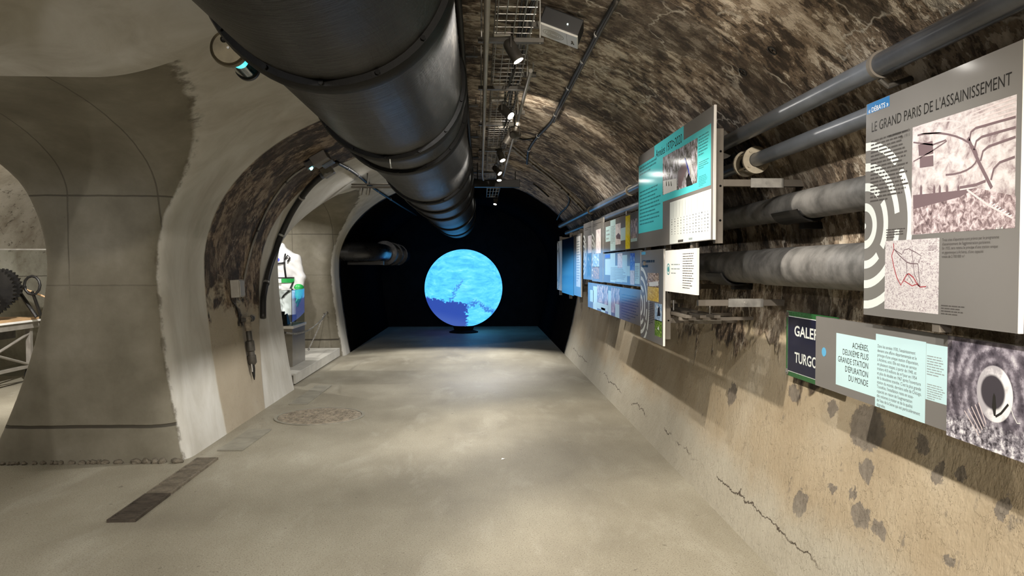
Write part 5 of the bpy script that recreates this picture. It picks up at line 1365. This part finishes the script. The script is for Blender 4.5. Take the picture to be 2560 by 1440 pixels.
# ------------------------------------------------------------------ toothed winch on a wheeled table in the far gallery
tb = thing('wheeled_table', 'grey steel table with pale wooden top on large castors in the far gallery', 'table', (-6.45, 9.3, 0))
MB().box((-.50, -.75, .84), (.50, .95, .87)).build('table_top', M['wood'], tb, bevel=.004)
MB().box((-.52, -.77, .815), (.52, .97, .84)).build('top_trim', M['white'], tb, bevel=.003)
MB().box((-.50, -.75, .73), (.50, .95, .815)).build('apron', M['tablegrey'], tb, bevel=.003)
MB().box((-.2, -.3, .62), (.40, .6, .73)).build('under_box', M['dksteel'], tb, bevel=.004)
for sx in (-1, 1):
    for yy in (-.62, .82):
        MB().box((sx * .44 - .03, yy - .03, .19), (sx * .44 + .03, yy + .03, .73)).build('leg', M['tablegrey'], tb, bevel=.003)
        cw_ = MB().lathe([(.085, -.022), (.10, -.016), (.10, .016), (.085, .022)], (sx * .44, yy, .10), (1, 0, .0), 28).build('castor_wheel', M['tablegrey'] if yy < 0 else M['iron'], tb, smooth=True, auto=30)
        MB().box((sx * .44 - .04, yy - .04, .17), (sx * .44 + .04, yy + .04, .195)).build('castor_fork', M['dksteel'], tb)
        MB().box((sx * .44 + .026, yy - .02, .08), (sx * .44 + .034, yy + .02, .18)).build('castor_fork', M['dksteel'], tb)
    MB().tube([(sx * .44, -.62, .24), (sx * .44, .82, .66)], .018, 8).build('brace', M['tablegrey'], tb)
    MB().tube([(sx * .44, .82, .24), (sx * .44, -.62, .66)], .018, 8).build('brace', M['tablegrey'], tb)
    MB().box((sx * .44 - .02, -.62, .2), (sx * .44 + .02, .82, .24)).build('stretcher', M['tablegrey'], tb)
wn = thing('toothed_winch', 'black iron winch with toothed wheels standing on the wheeled table', 'winch', (-6.10, 9.55, .885))
def gear(name, c, r, nt, w):
    vs = []; fs = []; n = nt * 4
    for yy in (-w, w):
        for i in range(n):
            rr = r if i % 4 in (1, 2) else r * .90
            a = 2 * math.pi * (i + (.3 if i % 4 == 1 else -.3 if i % 4 == 2 else 0)) / n
            vs.append((c[0] + rr * math.cos(a), c[1] + yy, c[2] + rr * math.sin(a)))
    fs = [(i, (i + 1) % n, n + (i + 1) % n, n + i) for i in range(n)] + [tuple(range(n))[::-1], tuple(range(n, 2 * n))]
    MB().add(vs, fs).build(name, M['iron'], wn)
gear('toothed_wheel', (-.02, 0, .36), .30, 36, .02); gear('toothed_wheel', (.02, .16, .40), .24, 30, .02)
gear('toothed_wheel', (.0, -.22, .22), .22, 30, .015)
MB().lathe([(.03, -.4), (.03, .5)], (0, 0, .36), (0, 1, 0), 14).build('axle', M['iron'], wn, smooth=True, auto=40)
MB().lathe([(.11, .20), (.11, .42)], (0, 0, .36), (0, 1, 0), 24).build('drum', M['iron'], wn, smooth=True, auto=40)
for yy in (-.33, .45):
    for s in (-1, 1): MB().tube([(0, yy, .40), (s * .26, yy, .0)], .025, 8).build('leg', M['iron'], wn)
MB().tube([(.30 + .10 * math.cos(R(a)), .3, .42 + .12 * math.sin(R(a))) for a in range(0, 360, 30)], .018, 8, closed=True).build('crank_ring', M['iron'], wn, smooth=True)
MB().tube([(.05, .3, .38), (.22, .3, .40)], .018, 8).build('crank_arm', M['iron'], wn)
MB().tube([(.32, .44, .02), (.30, .3, .34)], .02, 8).build('crank_post', M['iron'], wn)
tag(MB().tube([(-6.0, 9.85, 1.30), (-5.6, 10.1, 1.07), (-5.35, 10.3, .92), (-5.2, 10.4, .9)], .012, 8).build('hemp_rope', M['wood'], smooth=True), 'taut pale rope leading down from the toothed winch', 'rope')
vt = thing('vitrine_screen', 'clear glass screen standing behind the wheeled table', 'glass screen', (-6.0, 10.75, 0))
MB().box((-1.4, 0, 0), (.42, .012, 1.78)).build('pane', M['glass'], vt)
MB().box((.42, -.01, 0), (.45, .022, 1.80)).build('edge_post', M['steel'], vt)
MB().box((-1.4, -.01, 1.78), (.45, .022, 1.80)).build('top_rail', M['steel'], vt)
bx = thing('storage_box', 'dark brown wooden crate on the floor behind the wheeled table', 'box', (-6.15, 11.2, 0))
MB().box((-.3, 0, 0), (.3, .4, .55)).build('body', M['tablegrey'], bx, bevel=.006)
MB().box((-.32, -.02, .55), (.32, .42, .60)).build('lid', M['platform'], bx, bevel=.006)

# ------------------------------------------------------------------ lamps of the side galleries, then added fill lamps
GAL = [((-4.5, 8.0, 2.85), (-6.6, 10.0, .6), 400, 130, NEUT, 'gallery spotlight turned to the toothed winch'),
       ((-5.2, 5.0, 2.95), (-7.0, 8.2, 1.0), 280, 140, NEUT, 'gallery spotlight turned to the pale rendered wall'),
       ((-5.0, 11.2, 2.95), (-3.4, 11.5, .6), 190, 130, NEUT, 'gallery spotlight over the display passage'),
       ((-2.75, 10.75, 2.30), (-3.05, 11.9, 1.1), 60, 100, NEUT, 'passage spotlight turned to the white suit'),
       ((-4.6, 3.2, 2.95), (-3.0, 4.2, 0), 55, 130, NEUT, 'gallery spotlight over the first cross passage')]
GAL += [((-1.45, -2.3, 2.42), (-1.95, 4.6, 2.0), 240, 95, NEUT, 'added unseen fill lamp near the entrance brightening the plastered vault'),  # added fill behind the camera for the upper left plaster
        ((.85, -2.5, 2.45), (1.0, 5.5, 2.6), 480, 80, WARM, 'added unseen fill lamp near the entrance grazing the rough vault'),  # added fill behind the camera, rakes along the right vault
        ((-3.1, 2.75, 2.30), (-3.0, 5.9, .9), 30, 110, NEUT, 'added unseen fill lamp in the passage brightening the concrete pier')]  # added out of view to light the pier face
for pos, aim, w, cone, col, lab in GAL:
    x, y, z = pos
    zt = z
    while float(air_d(np.array(x), np.array(y), np.array(zt))) < 0 and zt < 3.4: zt += .02
    fixture(pos, aim, lab, zt + .01)
    spot_light(pos, aim, w, cone, .6, .035, col)
spot_light((-1.20, 10.4, 2.82), (-1.9, 9.9, 1.2), 18, 150, .6, .03, NEUT)
